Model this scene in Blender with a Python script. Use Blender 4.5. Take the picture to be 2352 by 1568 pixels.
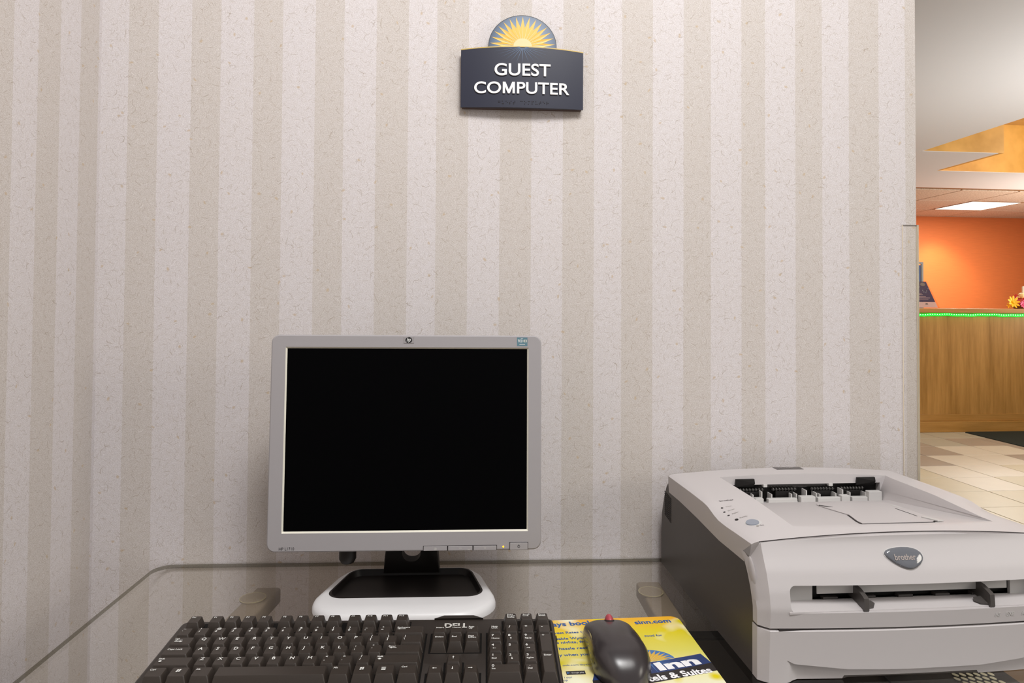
import bpy, bmesh, math, random
from mathutils import Vector, Matrix
random.seed(7)
for o in list(bpy.data.objects): bpy.data.objects.remove(o)
SC = bpy.context.scene
COL = SC.collection
R_ = math.radians
PI = math.pi

# ------------------------------------------------------------------ camera
YAW, PITCH, ROLL = R_(3.0), R_(1.21), R_(0.37)
CAM = Vector((0, -1.146, 1.17))
fw = Vector((math.sin(YAW) * math.cos(PITCH), math.cos(YAW) * math.cos(PITCH), math.sin(PITCH)))
rt = Vector((math.cos(YAW), -math.sin(YAW), 0)); up = rt.cross(fw)
r2 = rt * math.cos(ROLL) + up * math.sin(ROLL); u2 = up * math.cos(ROLL) - rt * math.sin(ROLL)
cd = bpy.data.cameras.new('camera'); cam = bpy.data.objects.new('camera', cd); COL.objects.link(cam)
cam.matrix_world = Matrix(((r2.x, u2.x, -fw.x, CAM.x), (r2.y, u2.y, -fw.y, CAM.y), (r2.z, u2.z, -fw.z, CAM.z), (0, 0, 0, 1)))
cd.sensor_width = 36; cd.lens = 24.0; cd.shift_y = (671 - 784) / 2352.0
cd.clip_start = 0.02; cd.clip_end = 60
SC.camera = cam

# ------------------------------------------------------------------ light
wd = bpy.data.worlds.new('world'); SC.world = wd; wd.use_nodes = True
bg = wd.node_tree.nodes['Background']; bg.inputs[0].default_value = (0.97, 0.985, 1.0, 1); bg.inputs[1].default_value = 0.33
def area(name, loc, target, size, power, color, sy=None):
    l = bpy.data.lights.new(name, 'AREA'); l.energy = power; l.color = color; l.size = size
    if sy: l.shape = 'RECTANGLE'; l.size_y = sy
    o = bpy.data.objects.new(name, l); COL.objects.link(o); o.location = loc
    o.rotation_euler = (Vector(target) - Vector(loc)).to_track_quat('-Z', 'Y').to_euler()
    return o
area('ceiling_lamp_desk', (0.25, -1.25, 2.6), (-0.05, -0.1, 0.95), 0.40, 21, (1, 0.99, 0.985))
area('ceiling_lamp_room', (0.60, -1.45, 2.65), (-0.5, -0.1, 0.9), 1.0, 20, (1, 0.98, 0.955), 0.6)
area('side_fill', (2.4, -1.5, 1.6), (-0.6, -0.35, 0.9), 0.7, 15, (1, 0.93, 0.82))  # added warm fill out of view, brightens the left wall
LOB = R_(2.5)
def lobw(l, d, z): return (l * math.cos(LOB) - d * math.sin(LOB), l * math.sin(LOB) + d * math.cos(LOB), z)
area('ceiling_lamp_lobby', lobw(5.2, 2.2, 2.35), lobw(5.0, 2.6, 0), 1.2, 56, (0.98, 0.985, 0.98))
area('ceiling_lamp_office', lobw(6.4, 6.3, 2.40), lobw(6.4, 6.4, 0), 0.6, 80, (1, 0.97, 0.92))
area('added_uplight', lobw(3.9, 1.5, 1.15), lobw(3.7, 1.7, 3.2), 1.0, 40, (0.95, 0.98, 1))  # added upward fill beside the view, brightens the lobby ceiling
area('added_uplight', lobw(7.2, 4.6, 1.25), lobw(6.2, 4.8, 3.2), 1.0, 90, (1, 0.97, 0.93))  # second added upward fill, for the ceiling farther back
area('coffer_fill', lobw(5.6, 3.3, 2.72), lobw(4.9, 4.7, 2.6), 0.4, 16, (1, 0.95, 0.85))  # added fill hidden in the coffer, brightens its gold faces
sp = bpy.data.lights.new('wall_washer', 'SPOT'); sp.energy = 50; sp.color = (1, 0.86, 0.56); sp.spot_size = R_(82); sp.spot_blend = 0.75; sp.shadow_soft_size = 0.08
so = bpy.data.objects.new('wall_washer', sp); COL.objects.link(so); so.location = lobw(6.5, 7.12, 2.36)
so.rotation_euler = (Vector(lobw(6.72, 7.65, 1.20)) - Vector(so.location)).to_track_quat('-Z', 'Y').to_euler()
vs = SC.view_settings; vs.view_transform = 'Standard'; vs.look = 'None'; vs.exposure = -0.16; vs.gamma = 1.0; vs.use_curve_mapping = False

# ------------------------------------------------------------------ materials
def lin(c):
    return tuple((v / 12.92 if v <= 0.04045 else ((v + 0.055) / 1.055) ** 2.4) for v in [x / 255.0 for x in c]) + (1,)
class NT:
    def __init__(s, name):
        s.m = bpy.data.materials.new(name); s.m.use_nodes = True; s.t = s.m.node_tree
        s.b = s.t.nodes['Principled BSDF']; s.out = s.t.nodes['Material Output']
    def n(s, typ, **kw):
        nd = s.t.nodes.new(typ)
        for k, v in kw.items(): setattr(nd, k, v)
        return nd
    def l(s, a, b): s.t.links.new(a, b)
    def math(s, op, a, b=None, c=None, clamp=False):
        nd = s.n('ShaderNodeMath', operation=op); nd.use_clamp = clamp
        for i, v in enumerate((a, b, c)):
            if v is None: continue
            if isinstance(v, (int, float)): nd.inputs[i].default_value = v
            else: s.l(v, nd.inputs[i])
        return nd.outputs[0]
    def mix(s, f, a, b, blend='MIX'):
        nd = s.n('ShaderNodeMix', data_type='RGBA', blend_type=blend)
        for sock, v in ((nd.inputs[0], f), (nd.inputs[6], a), (nd.inputs[7], b)):
            if isinstance(v, (int, float)): sock.default_value = v
            elif isinstance(v, tuple): sock.default_value = v
            else: s.l(v, sock)
        return nd.outputs[2]
    def noise(s, vec, scale, detail=2, rough=0.5):
        nd = s.n('ShaderNodeTexNoise'); nd.inputs['Scale'].default_value = scale; nd.inputs['Detail'].default_value = detail
        nd.inputs['Roughness'].default_value = rough
        if vec is not None: s.l(vec, nd.inputs['Vector'])
        return nd
    def ramp(s, f, stops, interp='LINEAR'):
        nd = s.n('ShaderNodeValToRGB'); r = nd.color_ramp; r.interpolation = interp
        while len(r.elements) < len(stops): r.elements.new(0.5)
        for e, (p, c) in zip(r.elements, stops): e.position = p; e.color = c
        s.l(f, nd.inputs[0]); return nd.outputs[0]
    def bump(s, h, strength, dist=0.001):
        nd = s.n('ShaderNodeBump'); nd.inputs['Strength'].default_value = strength; nd.inputs['Distance'].default_value = dist
        s.l(h, nd.inputs['Height']); s.l(nd.outputs[0], s.b.inputs['Normal'])
    def obj(s): return s.n('ShaderNodeTexCoord').outputs['Object']

def plain(name, rgb, rough=0.5, metal=0.0, spec=0.5, grain=0.0, gscale=900, bump=0.0):
    k = NT(name); k.b.inputs['Roughness'].default_value = rough; k.b.inputs['Metallic'].default_value = metal
    k.b.inputs['Specular IOR Level'].default_value = spec
    c = lin(rgb); nz = k.noise(k.obj(), gscale, 2)
    lo = tuple(v * (1 - grain) for v in c[:3]) + (1,); hi = tuple(min(1, v * (1 + grain)) for v in c[:3]) + (1,)
    k.l(k.mix(nz.outputs[0], lo, hi), k.b.inputs['Base Color'])
    if bump: k.bump(nz.outputs[0], bump, 0.0005)
    return k.m
def emit(name, rgb, strength):
    k = NT(name); k.b.inputs['Base Color'].default_value = lin(rgb); k.b.inputs['Emission Color'].default_value = lin(rgb)
    k.b.inputs['Emission Strength'].default_value = strength; return k.m

def wallpaper(name, axis, bounds, first_light, lo, hi):
    k = NT(name); tc = k.obj(); sep = k.n('ShaderNodeSeparateXYZ'); k.l(tc, sep.inputs[0])
    a = sep.outputs[axis]; cmb = k.n('ShaderNodeCombineXYZ'); k.l(a, cmb.inputs[0]); k.l(sep.outputs[2], cmb.inputs[1]); vec = cmb.outputs[0]
    # stripes
    f = k.n('ShaderNodeMapRange'); k.l(a, f.inputs[0]); f.inputs[1].default_value = lo; f.inputs[2].default_value = hi
    st = [(0, (1, 1, 1, 1) if first_light else (0, 0, 0, 1))]; cur = first_light
    for b in bounds:
        cur = not cur; st.append(((b - lo) / (hi - lo), (1, 1, 1, 1) if cur else (0, 0, 0, 1)))
    stripe = k.ramp(f.outputs[0], st, 'CONSTANT')
    col = k.mix(stripe, lin((207, 200, 197)), lin((219, 214, 218)))
    # paper grain and mottling
    g1 = k.noise(vec, 760, 2, 0.6).outputs[0]; g2 = k.noise(vec, 130, 3, 0.6).outputs[0]; g3 = k.noise(vec, 9, 2).outputs[0]
    col = k.mix(k.math('MULTIPLY_ADD', g1, 2.4, -0.85, True), k.mix(1.0, col, (0.80, 0.78, 0.765, 1), 'MULTIPLY'), k.mix(0.34, col, (1, 1, 1, 1)))
    col = k.mix(k.math('MULTIPLY_ADD', g2, 2.2, -0.75, True), k.mix(1.0, col, (0.94, 0.925, 0.90, 1), 'MULTIPLY'), col)
    col = k.mix(k.math('MULTIPLY', g3, 0.35), col, k.mix(1.0, col, (0.94, 0.91, 0.86, 1), 'MULTIPLY'))
    def layer(scale, seed, L, w, curv, prob, ell=False):
        mp = k.n('ShaderNodeVectorMath', operation='ADD'); k.l(vec, mp.inputs[0]); mp.inputs[1].default_value = (seed * 3.17, seed * 1.73, 0)
        # warp a little so that the strands wriggle
        nz = k.noise(mp.outputs[0], 120, 2); w1 = k.n('ShaderNodeVectorMath', operation='SCALE'); sb = k.n('ShaderNodeVectorMath', operation='SUBTRACT')
        k.l(nz.outputs[1], sb.inputs[0]); sb.inputs[1].default_value = (.5, .5, .5); k.l(sb.outputs[0], w1.inputs[0]); w1.inputs['Scale'].default_value = 0.006
        wa = k.n('ShaderNodeVectorMath', operation='ADD'); k.l(mp.outputs[0], wa.inputs[0]); k.l(w1.outputs[0], wa.inputs[1])
        v = k.n('ShaderNodeTexVoronoi', voronoi_dimensions='2D'); v.inputs['Scale'].default_value = scale; k.l(mp.outputs[0], v.inputs['Vector'])
        d = k.n('ShaderNodeVectorMath', operation='SUBTRACT'); k.l(wa.outputs[0], d.inputs[0]); k.l(v.outputs['Position'], d.inputs[1])
        cs = k.n('ShaderNodeSeparateColor'); k.l(v.outputs['Color'], cs.inputs[0])
        ro = k.n('ShaderNodeVectorRotate', rotation_type='Z_AXIS'); k.l(d.outputs[0], ro.inputs['Vector'])
        k.l(k.math('MULTIPLY', cs.outputs[0], 6.283), ro.inputs['Angle'])
        s2 = k.n('ShaderNodeSeparateXYZ'); k.l(ro.outputs[0], s2.inputs[0]); x, y = s2.outputs[0], s2.outputs[1]
        if ell:
            q = k.math('ADD', k.math('POWER', k.math('DIVIDE', x, L), 2.0), k.math('POWER', k.math('DIVIDE', y, w), 2.0))
            m = k.math('SUBTRACT', 1.25, q, None, True)
        else:
            bend = k.math('MULTIPLY', k.math('MULTIPLY', x, x), k.math('MULTIPLY_ADD', cs.outputs[1], 2 * curv, -curv))
            yy = k.math('ABSOLUTE', k.math('SUBTRACT', y, bend))
            m = k.math('SUBTRACT', 1.0, k.math('DIVIDE', yy, w), None, True)
            m = k.math('MULTIPLY', m, k.math('LESS_THAN', k.math('ABSOLUTE', x), L))
        return k.math('MULTIPLY', m, k.math('LESS_THAN', cs.outputs[2], prob))
    m1 = layer(36, 1, 0.0060, 0.00065, 110, 0.46); m2 = layer(74, 2, 0.0042, 0.00055, 150, 0.62)
    m3 = layer(26, 3, 0.0032, 0.0020, 0, 0.34, True); m4 = layer(40, 4, 0.005, 0.0006, 120, 0.35); m5 = layer(110, 5, 0.003, 0.0005, 200, 0.6)
    col = k.mix(k.math('MULTIPLY', m3, 0.55), col, lin((186, 160, 122)))
    col = k.mix(k.math('MULTIPLY', m4, 0.35), col, lin((240, 236, 236)))
    col = k.mix(k.math('MULTIPLY', m5, 0.45), col, lin((150, 135, 118)))
    col = k.mix(k.math('MULTIPLY', m2, 0.52), col, lin((150, 132, 112)))
    col = k.mix(k.math('MULTIPLY', m1, 0.60), col, lin((140, 122, 100)))
    k.l(col, k.b.inputs['Base Color']); k.b.inputs['Roughness'].default_value = 0.62; k.b.inputs['Specular IOR Level'].default_value = 0.25
    k.bump(k.math('ADD', g1, g2), 0.22, 0.0006)
    return k.m
XB = [-.5785, -.5284, -.4781, -.4282, -.3778, -.3271, -.2765, -.2245, -.1725, -.1205, -.0697, -.0179, .0364, .0879, .1405, .1925, .2441, .2959, .3479, .3987, .4489, .494, .5439, .5925, .6428, .6918, .7426]
YB = [-.2143, -.163, -.1117, -.0614, -.0097]
YB = [YB[0] - .0513 * i for i in range(12, 0, -1)] + YB
M = {}
M['wp_back'] = wallpaper('striped_wallpaper', 0, XB, True, -0.74, 0.78)
M['wp_left'] = wallpaper('striped_wallpaper_side', 1, YB, False, -1.0, 0.0)

def glass(name, tint, base=0.04, rough=0.0):
    k = NT(name); g = k.n('ShaderNodeNewGeometry'); dp = k.n('ShaderNodeVectorMath', operation='DOT_PRODUCT')
    k.l(g.outputs['Incoming'], dp.inputs[0]); k.l(g.outputs['Normal'], dp.inputs[1])
    c = k.math('ABSOLUTE', dp.outputs['Value']); sch = k.math('MULTIPLY_ADD', k.math('POWER', k.math('SUBTRACT', 1.0, c), 5.0), 1 - base, base, True)
    tr = k.n('ShaderNodeBsdfTransparent'); tr.inputs[0].default_value = tint
    gl = k.n('ShaderNodeBsdfGlossy'); gl.inputs['Roughness'].default_value = rough; gl.inputs['Color'].default_value = (1, 1, 1, 1)
    mx = k.n('ShaderNodeMixShader'); k.l(sch, mx.inputs[0]); k.l(tr.outputs[0], mx.inputs[1]); k.l(gl.outputs[0], mx.inputs[2]); k.l(mx.outputs[0], k.out.inputs[0])
    return k.m
M['glass'] = glass('clear_float_glass', (0.996, 0.992, 0.975, 1))
M['glass_edge'] = glass('glass_edge_green', (0.30, 0.29, 0.22, 1), 0.05, 0.1)
M['clear_plastic'] = glass('clear_plastic', (0.992, 0.988, 0.98, 1), 0.03, 0.2)
M['plastic_edge'] = plain('clear_plastic_edge', (236, 224, 200), 0.3)
M['silver'] = plain('silver_plastic', (159, 155, 157), 0.42, 0.0, 0.4, 0.03, 1500)
M['silver_base'] = plain('silver_base_plastic', (220, 219, 220), 0.34, 0.0, 0.5, 0.02, 1500)
M['silver_lip'] = plain('pale_lip_plastic', (224, 220, 206), 0.3)
M['dark_plastic'] = plain('black_satin_plastic', (30, 26, 25), 0.42, 0, 0.35, 0.08)
M['screen'] = plain('switched_off_screen', (3, 3, 4), 0.6, 0, 0.03)
M['black_print'] = plain('black_print', (38, 36, 38), 0.6, 0, 0.2)
M['button'] = plain('grey_button_plastic', (160, 156, 158), 0.4)
M['groove'] = plain('dark_groove', (52, 48, 48), 0.7, 0, 0.1)
M['teal'] = plain('teal_sticker_print', (92, 126, 138), 0.45)
M['white_print'] = plain('white_print', (236, 236, 234), 0.5)
M['amber'] = emit('amber_led', (255, 170, 20), 4.0)
M['badge'] = plain('polished_badge', (196, 190, 190), 0.2, 0.6)
M['kb_body'] = plain('keyboard_black_plastic', (46, 40, 36), 0.36, 0, 0.5, 0.15, 2500, 0.15)
M['kb_key'] = plain('keycap_black_plastic', (54, 47, 42), 0.40, 0, 0.5, 0.12, 2500, 0.1)
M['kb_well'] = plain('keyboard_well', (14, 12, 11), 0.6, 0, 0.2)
M['legend'] = plain('keycap_print', (232, 232, 228), 0.5)
M['logo_grey'] = plain('logo_silver_print', (200, 198, 192), 0.35)
M['mouse'] = plain('mouse_dark_grey', (54, 49, 50), 0.27, 0, 0.5, 0.06)
M['mouse_side'] = plain('mouse_gloss_side', (48, 46, 44), 0.12, 0, 0.7)
M['wheel'] = plain('red_rubber_wheel', (176, 72, 82), 0.4)
M['printer'] = plain('warm_white_plastic', (190, 185, 185), 0.46, 0, 0.35, 0.015, 2500, 0.06)
M['printer_dark'] = plain('charcoal_plastic', (58, 52, 48), 0.38, 0, 0.4, 0.08, 2500, 0.1)
M['printer_black'] = plain('black_inner_plastic', (16, 13, 12), 0.45, 0, 0.35)
M['printer_grey'] = plain('light_grey_plastic', (196, 194, 192), 0.5)
M['printer_guide'] = plain('dark_grey_guide', (74, 70, 68), 0.35)
M['oval'] = plain('slate_oval_resin', (104, 106, 112), 0.08, 0, 0.8)
M['oval_text'] = plain('taupe_print', (156, 146, 142), 0.4)
M['go_button'] = plain('blue_grey_button', (136, 142, 154), 0.35)
M['plate'] = plain('dark_nameplate', (84, 80, 80), 0.4)
M['plate_text'] = plain('nameplate_print', (140, 134, 130), 0.4)
M['sign_panel'] = plain('navy_sign_enamel', (38, 40, 56), 0.36, 0, 0.4, 0.04)
M['sign_edge'] = plain('gold_sign_edge', (196, 168, 92), 0.35)
M['sign_rim'] = plain('dark_sign_edge', (58, 60, 62), 0.5)
M['sign_back'] = plain('brown_sign_backing', (86, 66, 58), 0.6)
M['sign_letter'] = plain('white_raised_letter', (244, 242, 240), 0.5)
M['ray_gold'] = plain('gold_ray_print', (224, 178, 62), 0.4)
M['ray_deep'] = plain('deep_gold_ray_print', (212, 160, 44), 0.4)
M['ray_pale'] = plain('pale_ray_print', (226, 206, 140), 0.4)
M['ray_blue'] = plain('blue_ray_print', (96, 122, 158), 0.4)
M['sun_core'] = plain('cream_sun_core', (214, 202, 150), 0.4)
def dome_mat():
    k = NT('blue_dome_print'); tc = k.obj(); ln = k.n('ShaderNodeVectorMath', operation='LENGTH'); k.l(tc, ln.inputs[0])
    k.l(k.ramp(k.math('MULTIPLY', ln.outputs['Value'], 16.5), [(0.3, lin((150, 172, 192))), (0.72, lin((104, 126, 152))), (1.0, lin((66, 76, 96)))]), k.b.inputs['Base Color'])
    k.b.inputs['Roughness'].default_value = 0.35; return k.m
M['dome'] = dome_mat()
M['beam'] = plain('taupe_powder_coated_steel', (118, 106, 92), 0.5, 0.0, 0.4)
M['pad_disc'] = plain('clear_disc_pad', (126, 114, 98), 0.4)
M['pad_ring'] = plain('pale_disc_rim', (176, 166, 128), 0.2)
M['cabinet'] = plain('dark_brown_laminate', (54, 46, 38), 0.7, 0, 0.2, 0.25, 500)
M['cabinet_black'] = plain('black_trim', (16, 14, 12), 0.6, 0, 0.2)
M['paper'] = plain('white_paper', (226, 228, 232), 0.7)
M['cream'] = plain('cream_hole', (226, 220, 190), 0.6)

def wood(name, c1, c2, axis=2, scale=1.0, rough=0.4):
    k = NT(name); mp = k.n('ShaderNodeMapping'); k.l(k.obj(), mp.inputs[0])
    sc = [7, 7, 7]; sc[axis] = 0.55; mp.inputs['Scale'].default_value = [v * scale for v in sc]
    a = k.noise(mp.outputs[0], 2.2, 6, 0.6).outputs[0]; b = k.noise(mp.outputs[0], 11, 4, 0.6).outputs[0]
    c = k.ramp(k.math('ADD', k.math('MULTIPLY', a, .75), k.math('MULTIPLY', b, .25)), [(0.32, lin(c1)), (0.68, lin(c2))])
    k.l(c, k.b.inputs['Base Color']); k.b.inputs['Roughness'].default_value = rough; return k.m
M['oak'] = wood('golden_oak_panel', (150, 106, 44), (196, 146, 78), 2)
M['oak_h'] = wood('golden_oak_rail', (158, 112, 48), (196, 146, 78), 0)
def fabric_wall(name, c):
    k = NT(name); mp = k.n('ShaderNodeMapping'); k.l(k.obj(), mp.inputs[0]); mp.inputs['Scale'].default_value = (6, 6, 160)
    nz = k.noise(mp.outputs[0], 1.0, 3, 0.6).outputs[0]; cl = lin(c)
    k.l(k.mix(nz, tuple(v * .82 for v in cl[:3]) + (1,), tuple(min(1, v * 1.14) for v in cl[:3]) + (1,)), k.b.inputs['Base Color'])
    k.b.inputs['Roughness'].default_value = 0.7; return k.m
M['orange'] = fabric_wall('orange_grasscloth', (206, 108, 50))
def gold_mat():
    k = NT('gold_sponged_paint'); nz = k.noise(k.obj(), 5, 3, 0.55).outputs[0]
    k.l(k.ramp(nz, [(0.3, lin((206, 150, 56))), (0.7, lin((236, 178, 84)))]), k.b.inputs['Base Color']); k.b.inputs['Roughness'].default_value = 0.55; return k.m
M['gold'] = gold_mat()
M['ceiling'] = plain('off_white_ceiling_paint', (232, 228, 224), 0.8, 0, 0.2, 0.01, 300)
def ctile_mat():
    k = NT('mineral_ceiling_tile'); nz = k.noise(k.obj(), 60, 4, 0.7).outputs[0]
    k.l(k.ramp(nz, [(0.38, lin((190, 164, 138))), (0.6, lin((226, 208, 188)))]), k.b.inputs['Base Color']); k.b.inputs['Roughness'].default_value = 0.85; return k.m
M['ctile'] = ctile_mat()
M['cgrid'] = plain('brown_ceiling_grid', (150, 108, 70), 0.6)
M['panel_light'] = emit('lit_diffuser', (255, 252, 238), 1.6)
M['grout'] = plain('brown_grout', (118, 92, 62), 0.8)
def tile_mat(name, c):
    k = NT(name); nz = k.noise(k.obj(), 9, 4, 0.6).outputs[0]; cl = lin(c)
    k.l(k.mix(nz, tuple(v * .93 for v in cl[:3]) + (1,), tuple(min(1, v * 1.06) for v in cl[:3]) + (1,)), k.b.inputs['Base Color'])
    k.b.inputs['Roughness'].default_value = 0.35; return k.m
M['t_cream'] = tile_mat('cream_tile', (228, 216, 196)); M['t_tan'] = tile_mat('tan_tile', (212, 198, 168)); M['t_taupe'] = tile_mat('taupe_tile', (180, 164, 148)); M['t_grey'] = tile_mat('grey_tan_tile', (192, 184, 166))
M['mat'] = plain('charcoal_mat', (48, 52, 48), 0.85, 0, 0.2, 0.3, 300)
M['led_green'] = emit('green_led', (20, 255, 50), 2.2)
M['led_core'] = emit('green_led_core', (190, 255, 200), 2.5)
M['indigo'] = plain('indigo_print', (74, 68, 104), 0.4, 0, 0.4, 0.25, 60)
M['pink_print'] = plain('pale_pink_print', (236, 206, 200), 0.5)
M['acrylic'] = glass('clear_acrylic', (0.95, 0.93, 0.92, 1), 0.05, 0.05)
M['blue_print'] = plain('blue_print', (72, 96, 146), 0.4)
M['chrome'] = plain('brushed_aluminium', (196, 198, 194), 0.25, 0.6)
for n, c in dict(petal_yellow=(255, 200, 0), petal_cream=(250, 206, 140), petal_red=(190, 44, 36), petal_pink=(224, 84, 130), petal_lemon=(250, 240, 20), leaf_green=(86, 96, 40), pot=(170, 120, 80), candle=(236, 224, 204)).items():
    M[n] = plain(n, c, 0.55)
def pad_mat():
    k = NT('yellow_bokeh_print'); tc = k.obj()
    a = k.noise(tc, 16, 2, 0.45).outputs[0]; sep = k.n('ShaderNodeSeparateXYZ'); k.l(tc, sep.inputs[0])
    # printed design: orange at the far edge, lemon in the middle, white toward the near edge
    g = k.n('ShaderNodeMapRange'); k.l(sep.outputs[1], g.inputs[0]); g.inputs[1].default_value = -0.20; g.inputs[2].default_value = 0.0
    base = k.ramp(g.outputs[0], [(0.0, lin((240, 240, 240))), (0.30, lin((236, 232, 170))), (0.55, lin((226, 218, 100))), (0.80, lin((228, 210, 20))), (1.0, lin((244, 178, 34)))])
    gx = k.n('ShaderNodeMapRange'); k.l(sep.outputs[0], gx.inputs[0]); gx.inputs[1].default_value = -0.20; gx.inputs[2].default_value = -0.02
    base = k.mix(k.math('MULTIPLY', k.math('SUBTRACT', 1.0, gx.outputs[0], None, True), 0.25), base, lin((244, 190, 60)))
    base = k.mix(k.ramp(a, [(0.52, (0, 0, 0, 1)), (0.68, (1, 1, 1, 1))]), base, lin((248, 246, 216)))
    base = k.mix(k.ramp(k.noise(tc, 22, 1).outputs[0], [(0.58, (0, 0, 0, 1)), (0.66, (1, 1, 1, 1))]), base, lin((222, 206, 8)))
    k.l(base, k.b.inputs['Base Color']); k.b.inputs['Roughness'].default_value = 0.4; return k.m
M['pad'] = pad_mat()
M['pad_rim'] = plain('black_rubber', (40, 38, 36), 0.8)
M['pad_blue'] = plain('blue_text_print', (36, 88, 160), 0.5)
M['pad_navy'] = plain('navy_print', (44, 62, 112), 0.45)
M['pad_sky'] = plain('sky_blue_print', (70, 120, 180), 0.45)
M['pad_black'] = plain('near_black_print', (44, 40, 40), 0.45)
M['pad_white'] = plain('white_pad_print', (244, 244, 246), 0.5)

# ------------------------------------------------------------------ mesh helpers
def link(name, me, mat, parent=None, smooth=None):
    o = bpy.data.objects.new(name, me); COL.objects.link(o)
    if mat is not None:
        for m in (mat if isinstance(mat, (list, tuple)) else [mat]): me.materials.append(m)
    if parent is not None: o.parent = parent
    if smooth is not None:
        me.shade_smooth(); me.set_sharp_from_angle(angle=R_(smooth))
    return o
def tag(o, label, cat, group=None):
    o['label'] = label; o['category'] = cat
    if group: o['group'] = group
    return o
def struct(o, label=None):
    o['kind'] = 'structure'
    if label: o['label'] = label
    return o
def empty(name, loc, rz=0):
    o = bpy.data.objects.new(name, None); COL.objects.link(o); o.empty_display_size = 0.02
    o.location = loc; o.rotation_euler = (0, 0, rz); return o
def pyd(vs, fs):
    me = bpy.data.meshes.new('mesh'); me.from_pydata([tuple(v) for v in vs], [], fs); me.update(); return me
def tomesh(bm, fix=True):
    if fix: bmesh.ops.recalc_face_normals(bm, faces=bm.faces[:])
    me = bpy.data.meshes.new('mesh'); bm.to_mesh(me); bm.free(); return me
def box(x0, x1, y0, y1, z0, z1, bev=0.0, seg=2):
    bm = bmesh.new(); bmesh.ops.create_cube(bm, size=1)
    for v in bm.verts:
        v.co = Vector((x0 + (v.co.x + .5) * (x1 - x0), y0 + (v.co.y + .5) * (y1 - y0), z0 + (v.co.z + .5) * (z1 - z0)))
    if bev: bmesh.ops.bevel(bm, geom=bm.edges[:], offset=bev, segments=seg, affect='EDGES', profile=0.5)
    return tomesh(bm)
def rrect(w, h, r, n=6, cx=0, cy=0):
    """rounded rectangle outline, counter-clockwise; r may be (bl, br, tr, tl)"""
    rs = r if isinstance(r, (list, tuple)) else (r,) * 4; pts = []
    for i, (sx, sy, a0) in enumerate(((-1, -1, PI), (1, -1, 1.5 * PI), (1, 1, 0), (-1, 1, .5 * PI))):
        q = rs[i]
        for j in range(n + 1):
            a = a0 + .5 * PI * j / n
            pts.append((cx + sx * (w / 2 - q) + q * math.cos(a), cy + sy * (h / 2 - q) + q * math.sin(a)))
    return pts
def loft(rings, cap0=True, cap1=True, closed=True):
    vs, fs = [], []; n = len(rings[0])
    for r in rings: vs += [tuple(p) for p in r]
    for i in range(len(rings) - 1):
        for j in range(n if closed else n - 1):
            k = (j + 1) % n; fs.append((i * n + j, i * n + k, (i + 1) * n + k, (i + 1) * n + j))
    if cap0: fs.append(tuple(range(n - 1, -1, -1)))
    if cap1: fs.append(tuple(range((len(rings) - 1) * n, len(rings) * n)))
    return pyd(vs, fs)
def prism(poly, z0, z1, bev=0.0):
    """extrude a 2-D outline from z0 to z1; bev insets the top edge"""
    if not bev: return loft([[(x, y, z0) for x, y in poly], [(x, y, z1) for x, y in poly]])
    cx = sum(p[0] for p in poly) / len(poly); cy = sum(p[1] for p in poly) / len(poly)
    def ins(d):
        out = []; n = len(poly)
        for i in range(n):
            a, b, c = Vector(poly[i - 1]), Vector(poly[i]), Vector(poly[(i + 1) % n])
            t = (c - a); nn = Vector((-t.y, t.x));
            if nn.length > 0: nn.normalize()
            out.append((b.x + nn.x * d, b.y + nn.y * d))
        return out
    a = ins(bev * .3); b = ins(bev)
    return loft([[(x, y, z0) for x, y in poly], [(x, y, z1 - bev) for x, y in poly], [(x, y, z1 - bev * .3) for x, y in a], [(x, y, z1) for x, y in b]])
def ring_prism(outer, inner, z0, z1):
    n = len(outer); vs = [(x, y, z0) for x, y in outer] + [(x, y, z1) for x, y in outer] + [(x, y, z0) for x, y in inner] + [(x, y, z1) for x, y in inner]; fs = []
    for j in range(n):
        k = (j + 1) % n
        fs += [(j, k, n + k, n + j), (2 * n + k, 2 * n + j, 3 * n + j, 3 * n + k), (n + j, n + k, 3 * n + k, 3 * n + j), (k, j, 2 * n + j, 2 * n + k)]
    return pyd(vs, fs)
def tube(pts, rad, n=8, cap=True):
    rings = []; pts = [Vector(p) for p in pts]
    for i, p in enumerate(pts):
        t = (pts[min(i + 1, len(pts) - 1)] - pts[max(i - 1, 0)]).normalized()
        a = t.orthogonal().normalized() if i == 0 else (pa - t * pa.dot(t)).normalized()
        pa = a; b = t.cross(a)
        rr = rad[i] if isinstance(rad, (list, tuple)) else rad
        rings.append([p + (a * math.cos(2 * PI * j / n) + b * math.sin(2 * PI * j / n)) * rr for j in range(n)])
    return loft(rings, cap, cap)
def ball(c, rx, ry=None, rz=None, seg=12, rg=8):
    bm = bmesh.new(); bmesh.ops.create_uvsphere(bm, u_segments=seg, v_segments=rg, radius=1)
    for v in bm.verts: v.co = Vector((c[0] + v.co.x * rx, c[1] + v.co.y * (ry or rx), c[2] + v.co.z * (rz or rx)))
    return tomesh(bm)
def disc(c, r, h, n=24, ry=None):
    return prism([(c[0] + r * math.cos(2 * PI * i / n), c[1] + (ry or r) * math.sin(2 * PI * i / n)) for i in range(n)], c[2], c[2] + h)
def xf(me, mat): me.transform(mat); return me
def join(meshes):
    bm = bmesh.new()
    for m in meshes: bm.from_mesh(m)
    me = bpy.data.meshes.new('mesh'); bm.to_mesh(me); bm.free()
    return me
FACE = Matrix(((1, 0, 0, 0), (0, 0, -1, 0), (0, 1, 0, 0), (0, 0, 0, 1)))   # local xy drawing -> facing the viewer (xz plane, +z drawing = toward -y)
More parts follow.
